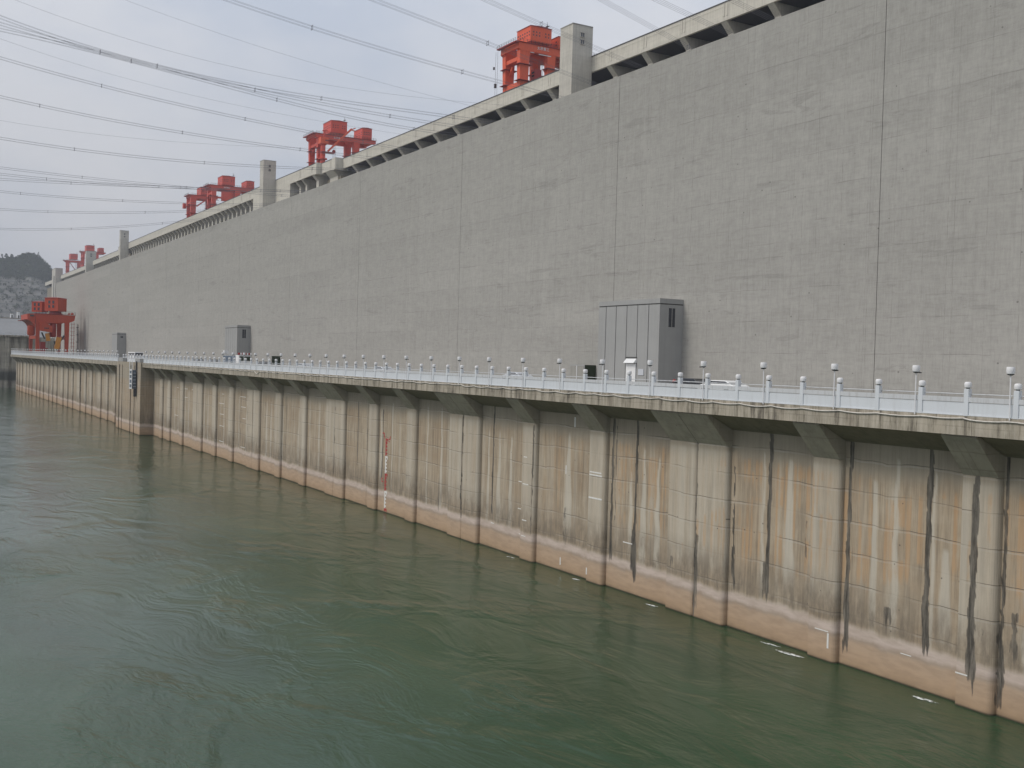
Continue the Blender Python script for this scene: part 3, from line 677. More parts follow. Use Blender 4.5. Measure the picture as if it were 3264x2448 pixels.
#        s0, s1, Yfascia, fascia bottom
SEC = [(40, 515.5, 198.4, 115.2), (515.5, 535.5, 194.5, 115.0), (535.5, 577.0, 191.7, 114.9), (646.0, 1043, 191.7, 114.9), (1043, 1086, 192.3, 115.0),
       (1086, 1268, 197.8, 115.4), (1268, 1560, 201.6, 115.4), (1575, 1735, 204.4, 115.4)]
for (a, b, y, zb) in SEC:
    mb = MB(); mb.box(a, b, y, y + .8, zb, ZC); s = a + 6
    while s < min(b - 3, 700):     # shallow raised pilasters on the parapet
        mb.box(s, s + .5, y - .12, y, zb + 1.2, ZC - .2); mb.box(s + 1.3, s + 1.8, y - .12, y, zb + 1.2, ZC - .2); s += 18.2
    mb.box(a, b, y - .05, y, zb + 3.9, zb + 4.0)
    mb.build('parapet', M_CREST, dam)
    mb = MB(); mb.box(a, b, y - .12, y + .95, ZC, ZC + .32); mb.build('parapet_rail', M_DARK, dam)
    mb = MB(); mb.box(a, b, y + .8, 240, zb + .2, zb + 1.2); mb.build('crest_road', M_SHADEB if 530 < a < 1000 else M_SHADE, dam)  # underside coloured dark to paint the shade beneath the road
    mb = MB(); fl = 100.0 if 530 < a < 1000 else 111.9
    mb.box(a, b, y + 3.2, 236, 0, fl); mb.build('dam_body', M_SOFFIT, dam)
    mb = MB(); mb.box(a, b, y + (9.0 if 530 < a < 1000 else 24.0), 236, fl + .01, zb + .19); mb.build('gallery_wall', M_SHADEB if 530 < a < 1000 else M_SHADE, dam)  # back of the openings, its shade put into the colour
mb = MB(); mb.box(577.0, 646.0, 191.7, 240, 40, ZC); mb.build('solid_block', M_CREST, dam)
mb = MB(); mb.box(577.0, 646.0, 191.6, 192.6, ZC, ZC + .32); mb.build('parapet_rail', M_DARK, dam)
def bracket(s, w, y, zb, drop=2.9, out=2.9):
    mb = MB(); mb.prism_yz([(y + .1, zb), (y + out, zb - drop), (y + out, 96), (y + 20.1, 84), (y + 20.1, zb + .2), (y + .1, zb + .3)], s, s + w)
    mb.build('bracket', M_CREST, dam)
s = 155.8
while s < 510:
    if not 290 < s < 303: bracket(s, 2.4, 198.4, 115.2)
    s += 18.2
for s, w, y in ((519.3, 11, 194.5), (539.4, 3.5, 191.7), (557.4, 2.6, 191.7), (567.2, 2.6, 191.7)): bracket(s, w, y, 115.0)
s = 650.4
while s < 1036: bracket(s, 2.6, 191.7, 114.9); s += 9.95
s = 1052
while s < 1084: bracket(s, 2.4, 192.3, 115.0); s += 11
bracket(1084, 6, 195, 115.0)
s = 1097
while s < 1266: bracket(s, 2.4, 197.8, 115.4); s += 12
s = 1292
while s < 1540: bracket(s, 2.4, 201.6, 115.4); s += 14
# the two stepped boxes on the parapet below the second crane
for (a, b, y) in ((515.5, 520.5, 194.3), (535.6, 538.5, 191.6)):
    mb = MB(); mb.box(a - .3, b, y, y + 7, 114.6, ZC + .34); mb.build('step_block', M_CREST, dam)

def tower(s0, s1, y0, y1, zt, zb, label, wins=True, slot=False):
    r = empty('shaft_tower', s0, y0, zb, label, 'tower')
    mb = MB(); mb.box(s0, s1, y0, y1, zb, zt); mb.build('shaft', M_TOWER, r)
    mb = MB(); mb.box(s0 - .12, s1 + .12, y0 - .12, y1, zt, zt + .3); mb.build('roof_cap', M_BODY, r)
    if wins:
        w = y1 - y0
        for z in (zt - 3.7, zt - 6.0):
            mb = MB(); mb.box(s0 - .04, s0 + .2, y0 + w * .41, y0 + w * .57, z, z + 1.35); o = mb.build('window', M_GLASS, r)
            f = MB(); f.box(s0 - .25, s0, y0 + w * .37, y0 + w * .61, z - .2, z); f.box(s0 - .2, s0, y0 + w * .37, y0 + w * .61, z + 1.35, z + 1.5)
            f.box(s0 - .12, s0, y0 + w * .48, y0 + w * .50, z, z + 1.35); f.build('window_frame', M_TOWER, o)
    if slot:
        mb = MB(); mb.box(s0 + 8, s0 + 17, y0 - .05, y0 + .3, zb, zt - 10); mb.build('slot', M_GROOVE, r)
    return r
tower(294.0, 301.4, 190.8, 198.6, 129.75, 60, 'large square concrete tower beside the nearest red crane')
tower(603.3, 610.0, 184.6, 191.9, 131.0, 60, 'second square concrete tower, just right of the paired red cranes')
tower(1034, 1039, 184.7, 192, 131.0, 60, 'slim concrete tower left of the long row of brackets')
tower(1273, 1279, 191.5, 202, 131.0, 60, 'short concrete tower in front of the far red cranes')
tower(1550, 1584, 195.0, 204, 129.6, 0, 'end tower with a dark slot, beyond the end of the grey wall', wins=False, slot=True)

# ------------------------------------------------------------------ gantry cranes
def text_mesh(name, txt, size, mat, parent, s, Y, z):
    cu = bpy.data.curves.new(name, 'FONT'); cu.body = txt; cu.size = size; cu.extrude = .03; cu.align_x = 'CENTER'; cu.align_y = 'CENTER'
    tmp = bpy.data.objects.new('tmp', cu); COL.objects.link(tmp)
    bpy.context.view_layer.update()
    me = bpy.data.meshes.new_from_object(tmp.evaluated_get(bpy.context.evaluated_depsgraph_get()))
    bpy.data.objects.remove(tmp); bpy.data.curves.remove(cu)
    M = Matrix(((0, 0, 1), (1, 0, 0), (0, 1, 0)))      # text x -> +Y, text y -> +Z, faces +X
    me.transform(M.to_4x4()); me.name = name; me.materials.clear(); me.materials.append(mat)
    o = bpy.data.objects.new(name, me); COL.objects.link(o); o.parent = parent
    o.location = Vector((-s, Y, z)) - wloc(parent)
    return o

def windows(mat_parent, s, y0, y1, z, n, size, parent, rows=1, dz=1.0, gap=None):
    """rows of small dark panes on the side facing the viewer, joined by their shallow frame"""
    mb = MB()
    for r_ in range(rows):
        for i in range(n):
            if gap is not None and i == gap: continue
            y = y0 + (y1 - y0) * (i + .5) / n
            mb = MB(); mb.box(s - .04, s + .1, y - size / 2, y + size / 2, z - r_ * dz, z - r_ * dz + size); mb.build('window', M_GLASS, parent)

def house(parent, s0, s1, y0, y1, z0, z1, mat, rows=(6, 2), front=True):
    mb = MB(); mb.box(s0, s1, y0, y1, z0, z1); o = mb.build('machine_house', mat, parent)
    mb = MB(); mb.prism_yz([(y0 - .25, z1), (y1 + .25, z1), (y1 + .25, z1 + .12), ((y0 + y1) / 2, z1 + .45), (y0 - .25, z1 + .12)], s0 - .25, s1 + .25); mb.build('roof', M_DRED, o)
    n, rw = rows
    if n: windows(None, s0, y0 + .6, y1 - .6, z0 + (z1 - z0) * .58, n, .5, o, rw, 1.15, gap=n // 2 if n > 4 else None)
    if front and n:
        mb = MB()
        for r_ in range(rw):
            for i in range(n): 
                s = s0 + (s1 - s0) * (i + .5) / n; z = z0 + (z1 - z0) * .58 - r_ * 1.15
                mb = MB(); mb.box(s - .35, s + .35, y0 - .05, y0 + .1, z, z + .5); mb.build('window', M_GLASS, o)
    return o

def guard(parent, pts, h=1.1, r=.05, step=1.6):
    mb = MB()
    for z in (h, h * .5): mb.tube([(a, b, c + z) for a, b, c in pts], r, 4)
    for p, q in zip(pts[:-1], pts[1:]):
        L = (Vector(q) - Vector(p)).length; n = max(1, int(L / step))
        for i in range(n + 1):
            v = Vector(p).lerp(Vector(q), i / n); mb.box(v.x - r, v.x + r, v.y - r, v.y + r, v.z, v.z + h)
    return mb.build('guard_rail', M_DARK, parent)

def gantry(s0, L, y0, y1, zt, mat, label, group, h1, h2, legs, belly=1.7, deep=2.1, zb=118, txt=None, second_leg_in=3.6):
    """s0 near side; L size along the dam; legs = (front y0,y1, rear list)"""
    r = empty('gantry_crane', s0, y0, zb, label, 'crane', group)
    s1 = s0 + L
    for k, (a, b) in enumerate(((s0, s0 + 2.2), (s1 - 2.2, s1))):
        mb = MB(); mb.prism_yz([(y0, zt), (y1, zt), (y1, zt - deep + .4), (y1 - 4, zt - deep), (y1 - 9, zt - deep - .2), (y0 + 22, zt - belly - .6), (y0 + 8, zt - belly - .6), (y0 + 1.2, zt - deep - .2), (y0, zt - deep + .6)], a, b)
        g = mb.build('girder', mat, r)
        mb = MB(); mb.box(a - .5, b + .5, y0 - .3, y1 + .3, zt, zt + .18); mb.build('walkway', M_DRED, g)
    for y in (y0, y0 + 8.5, y0 + 22, y1 - 2.0):
        if y + 2 > y1 + .1: continue
        mb = MB(); mb.box(s0 + 2.2, s1 - 2.2, y + .01, y + 1.2, zt - deep * .75, zt - .1); mb.build('cross_beam', mat, r)
    mb = MB(); mb.box(s0 - .5, s1 + .5, y0 - 1.6, y0 - .31, zt - .3, zt + .1); mb.build('platform', M_DRED, r)
    ys = legs
    for (a, b) in ys:
        for sa, sb in ((s0 + .1, s0 + 2.6), (s1 - 2.6, s1 - .1)):
            mb = MB(); mb.frustum((sa + .4, sb - .4, a + .5, b - .5, zb), (sa, sb, a, b, zt - deep)); lg = mb.build('leg', mat, r)
            mb = MB()
            for z in (zt - 8, zt - 14): mb.box(sa - .9, sb + .2, a - .8, b + .8, z, z + .16)
            mb.build('leg_landing', M_DRED, lg)
        # haunch + tie between the two legs
        if a == ys[0][0]: mb = MB(); mb.box(s0 + 2.5, s1 - 2.5, a + .4, b - .8, zt - 6.2, zt - 4.8); mb.build('tie_beam', mat, r)
        mb = MB(); mb.box(s0 + 2.4, s1 - 2.4, a + .5, b - .5, zb + 4.5, zb + 6.2); mb.build('tie_beam', mat, r)
        mb = MB()
        mb.beam((s0 + 2.4, (a + b) / 2, zt - 10), (s0 + 5.0, (a + b) / 2, zt - 7), .9, .9); mb.build('haunch', mat, r); mb = MB(); mb.beam((s1 - 2.4, (a + b) / 2, zt - 10), (s1 - 5.0, (a + b) / 2, zt - 7), .9, .9)
        mb.build('haunch', mat, r)
    if h1: house(r, *h1, mat)
    if h2: house(r, *h2, mat, rows=(4, 2))
    guard(r, [(s0 - .3, y0 + .2, zt + .2), (s0 - .3, y1, zt + .2)]); guard(r, [(s0 - .3, y0 - 1.5, zt + .1), (s1 + .3, y0 - 1.5, zt + .1)])
    # mast aerials
    if h1:
        mb = MB(); mb.tube([(s0 + 2, h1[3] - 1.2, h1[5]), (s0 + 2, h1[3] - 1.2, h1[5] + 3.0)], .07, 4); mb.tube([(s0 + 3, h1[3] - .4, h1[5]), (s0 + 3, h1[3] - .4, h1[5] + 2.6)], .07, 4)
        mb.box(s0 + 1.7, s0 + 3.2, h1[3] - 1.3, h1[3] - .3, h1[5] + 1.4, h1[5] + 1.55); mb.build('aerial', M_DARK, r)
    # hoist ropes
    mb = MB()
    for dy in (0, .5, 1.1, 1.7): mb.tube([(s0 + L * .5, y0 + 13 + dy, zt - deep), (s0 + L * .5, y0 + 13 + dy, zb)], .06, 4)
    mb.build('hoist_rope', M_WIRE, r)
    if txt: text_mesh('lettering', txt[0], txt[1], M_WHITE, r, s0 - .12, txt[2], txt[3])
    return r

# C1: nearest, partly behind the large tower
c1 = gantry(346, 13.5, 200.9, 236, 138.4, M_ORANGE, 'nearest and largest-looking orange crane, half hidden by the concrete tower', 'gantry cranes on the dam crest',
            (346.6, 356.6, 206.2, 215.4, 139.8, 145.4), (346.4, 360, 218.5, 232, 138.6, 143.4), [(201.6, 205.8), (213.6, 217.2)], belly=2.2, deep=2.8, txt=('太原重工', 1.35, 211.5, 137.3))
mb = MB(); mb.box(347.5, 350.5, 209.0, 212.0, 126.2, 130.0); cb = mb.build('driver_cab', M_DRED, c1)
mb = MB()
for (y, z) in ((209.2, 128.4), (209.2, 127.2)): mb.box(347.8, 349.6, y - .24, y - .1, z, z + .7)
mb.build('window', M_GLASS, cb)
mb = MB(); mb.box(345.9, 346.05, 209.6, 215.0, 135.0, 135.25); mb.box(345.9, 346.05, 206.0, 207.6, 135.2, 135.4); mb.build('strip_light', M_WHITE, c1)
mb = MB()
mb.tube([(362, 200.2, 138), (362, 200.2, 119)], .05, 4); mb.tube([(360.5, 200.2, 138), (360.5, 200.2, 119)], .05, 4)
mb.box(361.6, 362.4, 199.9, 200.6, 124.4, 126.0); mb.box(362.9, 363.5, 199.9, 200.4, 131.6, 132.6); mb.build('hook', M_DARK, c1)
mb = MB(); mb.box(345.7, 346.0, 205.2, 207.5, 141.8, 144.2)
# C2: with slewing jib
c2 = gantry(564, 15.5, 201.0, 236.4, 141.9, M_RED, 'complete red crane with a raised slewing jib, between the two concrete towers', 'gantry cranes on the dam crest',
            (564.5, 577, 210.0, 219.3, 143.6, 150.1), (564.5, 577, 228.4, 234.1, 142.4, 148.4), [(202.4, 205.8), (223.2, 226.9)], txt=('太原重工', 1.3, 214, 140.6))
mb = MB(); mb.lathe((561.2, 204.4, 118), [(1.55, 0), (1.35, 9.2), (2.4, 9.4), (2.4, 10.0), (1.35, 10.1), (1.35, 17.2), (1.9, 17.4), (1.9, 17.8)], 16); col_ = mb.build('slewing_column', M_RED, c2, smooth=True)
mb = MB(); mb.box(559.2, 563.4, 202.4, 206.8, 135.9, 139.2); cb = mb.build('slewing_cab', M_ORANGE, c2)
mb = MB(); mb.box(559.1, 559.3, 205.0, 205.7, 137.3, 137.9); mb.box(559.1, 559.3, 206.0, 206.6, 137.3, 137.9); mb.build('window', M_GLASS, cb)
mb = MB(); mb.beam((560.4, 204.6, 139.2), (560.4, 204.9, 143.2), .7); mb.beam((560.4, 203.6, 142.9), (560.4, 206.6, 143.2), .5); mb.build('mast', M_RED, c2)
mb = MB(); mb.beam((559, 206.4, 131.8), (559, 219.8, 145.6), .95, .95); mb.beam((559, 219.3, 145.0), (559, 222.0, 146.4), .5, .5); mb.beam((559, 219.3, 145.0), (559, 221.8, 144.8), .4, .4)
mb.build('jib', M_ORANGE, c2)
mb = MB(); mb.beam((560.4, 205.2, 142.3), (559.4, 217.4, 144.1), .3, .3); mb.beam((560.4, 205.2, 142.3), (559.4, 216.6, 143.2), .2, .2); mb.build('jib_tie', M_RED, c2)
mb = MB(); mb.box(558.4, 561.6, 203, 210.2, 131.0, 131.5); mb.lathe((559.5, 210.0, 131.2), [(.9, 0), (.95, 1.2), (.4, 1.8)], 8); mb.build('winch_platform', M_DRED, c2)
# C3, C4: overlapping pair
c3 = gantry(783.5, 14.5, 201.0, 238, 142.3, M_RED, 'right-hand crane of the overlapping red pair left of the second tower', 'gantry cranes on the dam crest',
            (784.2, 797, 209.8, 219.0, 143.0, 149.7), (784.2, 797, 227.4, 233.3, 142.6, 147.8), [(202.3, 205.6), (219, 223)], txt=('太原重工', 1.3, 213, 141.2))
mb = MB(); mb.box(783.4, 786, 209.6, 217.0, 131.5, 138.2); mb.build('trolley', M_RED, c3)
mb = MB(); mb.beam((784, 205.6, 133.6), (784, 219, 133.6), 1.0, 1.2); mb.build('lower_beam', M_RED, c3)
c4 = gantry(842, 14, 201.0, 222, 142.2, M_RED, 'left-hand crane of the overlapping red pair, lower and partly hidden', 'gantry cranes on the dam crest',
            (842.6, 855, 209.0, 214.5, 142.6, 148.9), None, [(201.3, 205.6), (216, 219.4)])
mb = MB(); mb.beam((842, 205.8, 133.5), (842, 212, 138.5), .9, .9); mb.build('brace', M_RED, c4)
mb = MB(); mb.box(855.5, 858.5, 199.0, 201.2, 133, 137); mb.build('driver_cab', M_RED, c4)
# C5, C6: far pair
c5 = gantry(1394, 14, 205.0, 232, 140.9, M_RED, 'far red crane above the short concrete tower', 'gantry cranes on the dam crest',
            (1394.5, 1407, 209.8, 219.2, 141.6, 148.6), (1394.5, 1407, 224.2, 230, 141.2, 146.4), [(205.6, 208.2), (221.2, 224.2)], belly=1.2, deep=1.7)
mb = MB(); mb.beam((1394, 212, 131), (1394, 221, 139), .8, .8); mb.build('brace', M_DRED, c5)
mb = MB(); mb.beam((1394, 219, 127), (1394, 214, 135), .8, .8); mb.build('brace', M_DRED, c5)
c6 = gantry(1530, 14, 204.6, 224.2, 139.6, M_RED, 'farthest and leftmost red crane on the dam crest', 'gantry cranes on the dam crest',
            (1530.5, 1543, 210.6, 219.7, 141.4, 148.4), None, [(206.6, 209.8), (220.8, 223.8)], belly=1.1, deep=1.6)
mb = MB(); mb.beam((1530, 209, 138), (1530, 217, 127), .8, .8); mb.build('brace', M_DRED, c6)

# ------------------------------------------------------------------ deck crane on the far end of the river platform
dc = empty('deck_crane', 484, 61, ZD, 'orange crane with twin rotated cabins standing on the far end of the river platform', 'crane')
def rbox(cs, cy, w, l, z0, z1, ang, name, mat, parent, roof=True):
    ca, sa = math.cos(ang), math.sin(ang); mb = MB(); vs = []
    for z in (z0, z1):
        for i, j in ((-1, -1), (1, -1), (1, 1), (-1, 1)):
            a, b = i * w / 2, j * l / 2; vs.append((cs + a * ca - b * sa, cy + a * sa + b * ca, z))
    mb.add(vs, [(0, 1, 2, 3), (4, 5, 6, 7), (0, 1, 5, 4), (1, 2, 6, 5), (2, 3, 7, 6), (3, 0, 4, 7)])
    o = mb.build(name, mat, parent)
    if roof:
        mb = MB(); vs = []
        for z, k in ((z1, 1.06), (z1 + .1, 1.06), (z1 + .45, .2)):
            for i, j in ((-1, -1), (1, -1), (1, 1), (-1, 1)):
                a, b = i * w / 2 * k, j * l / 2 * k; vs.append((cs + a * ca - b * sa, cy + a * sa + b * ca, z))
        mb.add(vs, [(0, 1, 2, 3), (8, 9, 10, 11)] + [(4 * m + i, 4 * m + (i + 1) % 4, 4 * m + 4 + (i + 1) % 4, 4 * m + 4 + i) for m in (0, 1) for i in range(4)])
        mb.build('roof', M_DRED, o)
        for side in (0, 1):       # window pairs on the two sides that show
            fm = MB(); gm = MB()
            for dz, hh_ in ((.38, 1.2), (-1.35, 1.1)):
                for k in (-.9, .9):
                    def P(u, off, z):
                        if side == 0: a, b = -w / 2 - off, u
                        else: a, b = u, -l / 2 - off
                        return (cs + a * ca - b * sa, cy + a * sa + b * ca, z)
                    zc = (z0 + z1) / 2 + dz
                    for M_, wd_, off in ((fm, .72, .03), (gm, .52, .06)):
                        q = [P(k - wd_, off, zc), P(k + wd_, off, zc), P(k + wd_, off, zc + hh_), P(k - wd_, off, zc + hh_)]
                        q2 = [P(k - wd_, -.1, zc), P(k + wd_, -.1, zc), P(k + wd_, -.1, zc + hh_), P(k - wd_, -.1, zc + hh_)]
                        M_.add(q + q2, [(0, 1, 2, 3), (4, 5, 6, 7), (0, 1, 5, 4), (1, 2, 6, 5), (2, 3, 7, 6), (3, 0, 4, 7)])
            f = fm.build('window_frame', M_WHITE if side == 1 else M_ORANGE, o); gm.build('window', M_GLASS, o)
    return o
A45 = math.radians(40)
rbox(482, 61.0, 6.2, 6.0, 35.6, 41.0, A45, 'cabin', M_DORANGE, dc)
rbox(487, 55.6, 4.6, 4.6, 35.2, 39.3, A45, 'cabin', M_DORANGE, dc)
mb = MB(); mb.lathe((482, 61.0, 34.2), [(2.6, 0), (2.6, .5), (2.3, .6), (2.3, 1.4)], 20); mb.build('turntable', M_DRED, dc)
for (a, b) in ((477, 478.8), (500, 501.8)):
    mb = MB(); mb.prism_yz([(52.9, 34.2), (68.0, 34.0), (67.7, 31.9), (66.8, 31.4), (65.6, 30.9), (62, 30.7), (56, 30.7), (54, 30.4), (53.0, 31.0)], a, b); g = mb.build('girder', M_DORANGE, dc)
    mb = MB(); mb.box(a - .4, b + .3, 52.7, 68.2, 34.2, 34.34); mb.build('walkway', M_DRED, g)
for y in (53.2, 57, 61, 65.6):
    mb = MB(); mb.box(478.8, 500, y, y + .9, 31.6, 33.9); mb.build('cross_beam', M_DORANGE, dc)
for (y0, y1) in ((53.1, 54.5), (64.1, 65.7)):
    for (a, b) in ((477.1, 478.7), (500.1, 501.7)):
        mb = MB(); mb.frustum((a + .1, b - .1, y0 + .15, y1 - .15, ZD), (a, b, y0 - .1, y1 + .1, 31)); lg = mb.build('leg', M_DORANGE, dc)
        mb = MB(); mb.box(a - .4, b + .4, y0 - .9, y1 + .9, ZD + .01, ZD + .9); mb.build('wheel_bogie', M_DRED, lg)
    mb = MB(); mb.box(478.7, 500.1, y0 + .2, y1 - .2, 24.0, 25.3); mb.build('tie_beam', M_DORANGE, dc)
# river-side cantilever with its hoist
mb = MB(); mb.prism_yz([(49.8, 34.0), (52.85, 34.3), (52.85, 28.4), (51.6, 30.6), (49.9, 31.8)], 477.4, 501.4); mb.build('cantilever', M_DORANGE, dc)
mb = MB(); mb.box(477.2, 477.42, 50.8, 52.3, 33.0, 33.7); mb.build('grille', M_GROOVE, dc)
mb = MB(); mb.box(476.6, 502, 48.6, 49.8, 31.5, 31.7); mb.build('platform', M_DRED, dc)
# hanging operator cab + slewing drum + ochre grab parts
mb = MB(); mb.prism_yz([(54.4, 30.6), (56.2, 30.8), (59.0, 29.0), (59.0, 26.7), (54.4, 27.3)], 474.6, 477.6); cb = mb.build('driver_cab', M_DORANGE, dc)
mb = MB()
for y in (56.0, 56.6, 57.2): mb.box(474.5, 474.65, y, y + .42, 28.1, 28.6)
mb.build('window', M_GLASS, cb)
mb = MB(); mb.lathe((480, 51.6, 25.3), [(1.2, 0), (1.5, .5), (1.5, 3.6), (1.1, 4.0)], 14); mb.build('hoist_drum', M_DORANGE, dc, smooth=True)
mb = MB(); mb.lathe((479, 59.7, 24.8), [(1.1, 0), (1.3, .6), (1.3, 5.2), (1.0, 5.6)], 14); mb.build('hoist_drum', M_DRED, dc, smooth=True)
mb = MB(); mb.beam((476.6, 57.2, 26.3), (476.6, 57.8, 23.2), 1.4, 1.5); mb.build('grab_arm', M_YELLOW, dc)
mb = MB(); mb.beam((476.4, 61.8, 24.8), (476.4, 60.9, 20.0), 1.5, 1.9); mb.build('grab_arm', M_YELLOW, dc)
mb = MB(); mb.box(478, 482, 54.9, 56.9, 17.0, 22.8); mb.box(477.8, 482, 55.6, 57.8, 19.9, 20.3); mb.build('winch_box', M_DRED, dc)
for p_, q_ in (((476.6, 60.0, 23.2), (476.6, 61.4, 19.2)), ((476.6, 55.2, 26.6), (476.6, 56.4, 24.0)), ((476.6, 63.8, 25.6), (476.6, 62.4, 23.4))):
    mb = MB(); mb.beam(p_, q_, .6, .6); mb.build('brace', M_DARK, dc)
mb = MB()
for y in (66.8, 67.7):
    mb.tube([(478, y, ZD), (478, y, 31.2)], .09, 4)
for z in np.arange(18, 31, 1.55): mb.box(477.6, 478.4, 66.3, 68.0, z, z + .12)
mb.build('access_ladder', M_DRED, dc)
mb = MB(); mb.tube([(478, 69.4, ZD), (478, 69.2, 30.5)], .12, 4)
for z in (20, 23, 26, 29): mb.box(477.8, 478.2, 68.6, 69.6, z, z + .25)
mb.build('cable_mast', M_DARK, dc)
guard(dc, [(476.8, 53, 34.35), (476.8, 68, 34.35)], step=1.2, r=.04)
mb = MB(); mb.lathe((478, 66.9, 34.3), [(.5, 0), (.6, .5), (.2, .9)], 8); mb.lathe((478, 65.7, 34.3), [(.3, 0), (.35, .5), (.1, .7)], 8); mb.build('buffer', M_ORANGE, dc)

# ------------------------------------------------------------------ vehicles and small things on the platform (mostly hidden by the railing)
def vehicle(s, y, L, Wd, H, mat, label, cat, kind='car'):
    r = empty(cat.replace(' ', '_'), s, y, ZD, label, cat)
    z = ZD + .35; mb = MB()
    if kind == 'van':
        mb.prism_sz([(s - L / 2, z), (s + L / 2, z), (s + L / 2, z + H * .45), (s + L / 2 - .3, z + H - .35), (s - L / 2 + .1, z + H - .35), (s - L / 2, z + H * .5)], y - Wd / 2, y + Wd / 2)
    else:
        mb.prism_sz([(s - L / 2, z), (s + L / 2, z), (s + L / 2, z + .45), (s + L / 2 - 1.0, z + .62), (s - L / 2 + .5, z + .62), (s - L / 2, z + .5)], y - Wd / 2, y + Wd / 2)
        mb.prism_sz([(s - L / 2 + .5, z + .62), (s + L / 2 - 1.0, z + .62), (s + L / 2 - 1.7, z + H - .35), (s - L / 2 + 1.1, z + H - .35)], y - Wd / 2 + .08, y + Wd / 2 - .08)
    b = mb.build('body', mat, r, bevel=.05)
    g = MB()
    if kind == 'van':
        zz = z + H * .48
        for k in range(4): g.box(s - L / 2 + .35 + k * (L - .9) / 4, s - L / 2 + .1 + (k + 1) * (L - .9) / 4, y - Wd / 2 - .02, y + Wd / 2 + .02, zz, zz + H * .26)
        g.box(s - L / 2 - .02, s - L / 2 + .06, y - Wd / 2 + .15, y + Wd / 2 - .15, zz, zz + H * .28)
    else:
        g.prism_sz([(s - L / 2 + .62, z + .66), (s + L / 2 - 1.2, z + .66), (s + L / 2 - 1.75, z + H - .42), (s - L / 2 + 1.12, z + H - .42)], y - Wd / 2 + .05, y + Wd / 2 - .05)
        g.prism_sz([(s - L / 2 + .53, z + .68), (s - L / 2 + .62, z + .68), (s - L / 2 + 1.12, z + H - .42), (s - L / 2 + 1.04, z + H - .42)], y - Wd / 2 + .2, y + Wd / 2 - .2)
    g.build('windows', M_GLASS, r)
    for i in (-1, 1):
        for j in (-1, 1):
            w = MB(); cs_, cy = s + i * L * .31, y + j * (Wd / 2 - .1); n = 14
            pts = [(cs_ + .34 * math.cos(2 * PI * k / n), ZD + .34 + .34 * math.sin(2 * PI * k / n)) for k in range(n)]
            w.prism_sz(pts, cy - .11, cy + .11); w.build('wheel', M_TYRE, r)
    return r
vehicle(310, 60, 9.5, 2.3, 2.5, M_WHITE, 'white minibus parked behind the gate pier railing', 'minibus', 'van')
vehicle(138.5, 60, 4.3, 1.75, 1.27, M_CARSIL, 'silver car parked behind the middle of the near railing, nearer of the silver pair', 'car')
vehicle(171, 60, 4.3, 1.75, 1.27, M_CARSIL, 'silver car parked beside the railing, farther of the silver pair', 'car')
vehicle(103.5, 61, 4.3, 1.75, 1.27, M_CARSIL, 'pale grey car parked left of the dark green cabinet', 'car')
vehicle(69.8, 61.5, 4.6, 1.8, 1.27, M_WHITE, 'white car parked right of the nearest stair block', 'car')
vehicle(77.5, 64.5, 4.6, 1.8, 1.30, M_CARBLK, 'black car whose roof just shows right of the nearest stair block', 'car')
vehicle(232, 61, 4.4, 1.8, 1.30, M_CARBLK, 'black car parked left of the truck with the striped bar', 'car')
vehicle(196, 61, 4.5, 1.8, 1.30, M_CARBLK, 'black car parked right of the truck with the striped bar', 'car')
vehicle(245, 61, 4.5, 1.8, 1.30, M_CARBLK, 'black car between the middle stair block and the gate pier', 'car')
tk = empty('truck', 213, 61, ZD, 'truck with a red and white striped bar over its windscreen before the middle stair block', 'truck')
mb = MB(); mb.box(209.5, 218.5, 59.4, 61.9, ZD + .6, ZD + 2.2); mb.build('body', M_BLUEGREY, tk, bevel=.05)
mb = MB(); mb.box(207.4, 209.5, 59.4, 61.9, ZD + .5, ZD + 2.35); cb = mb.build('cab', M_WHITE, tk, bevel=.06)
mb = MB(); mb.box(207.33, 207.45, 59.6, 61.7, ZD + 1.3, ZD + 2.15); mb.build('windscreen', M_GREEN, cb)
for k in range(8):
    mb = MB(); mb.box(207.3, 207.8, 59.35 + k * .32, 59.35 + (k + 1) * .32, ZD + 2.45, ZD + 2.85); mb.build('striped_bar', M_DRED if k % 2 == 0 else M_WHITE, tk)
mb = MB()
for i in (208.6, 212, 216.5):
    for j in (59.6, 61.7):
        n = 14; mb.prism_sz([(i + .48 * math.cos(2 * PI * k / n), ZD + .48 + .48 * math.sin(2 * PI * k / n)) for k in range(n)], j - .15, j + .15)
mb.build('wheels', M_TYRE, tk)
mb = MB(); mb.tube([(222.5, 61, ZD), (222.5, 61, ZD + 3.3)], .16, 6); mb.box(222, 223, 60.6, 61.5, ZD + 2.6, ZD + 3.3)
tag(mb.build('signal_post', M_WHITE, base=(222.5, 61, ZD)), 'stout white post with a box head left of the truck', 'post')
hy = empty('fire_hydrant', 84.4, 68, ZD, 'small red hydrant at the foot of the nearest stair block', 'hydrant')
mb = MB(); mb.lathe((84.4, 68, ZD), [(.22, 0), (.22, .1), (.14, .15), (.14, .75), (.2, .8), (.2, .95), (.1, 1.1)], 10); mb.build('barrel', M_DRED, hy)
mb = MB(); mb.box(84.1, 84.7, 67.94, 68.06, ZD + .55, ZD + .7); mb.build('nozzle', M_DRED, hy)

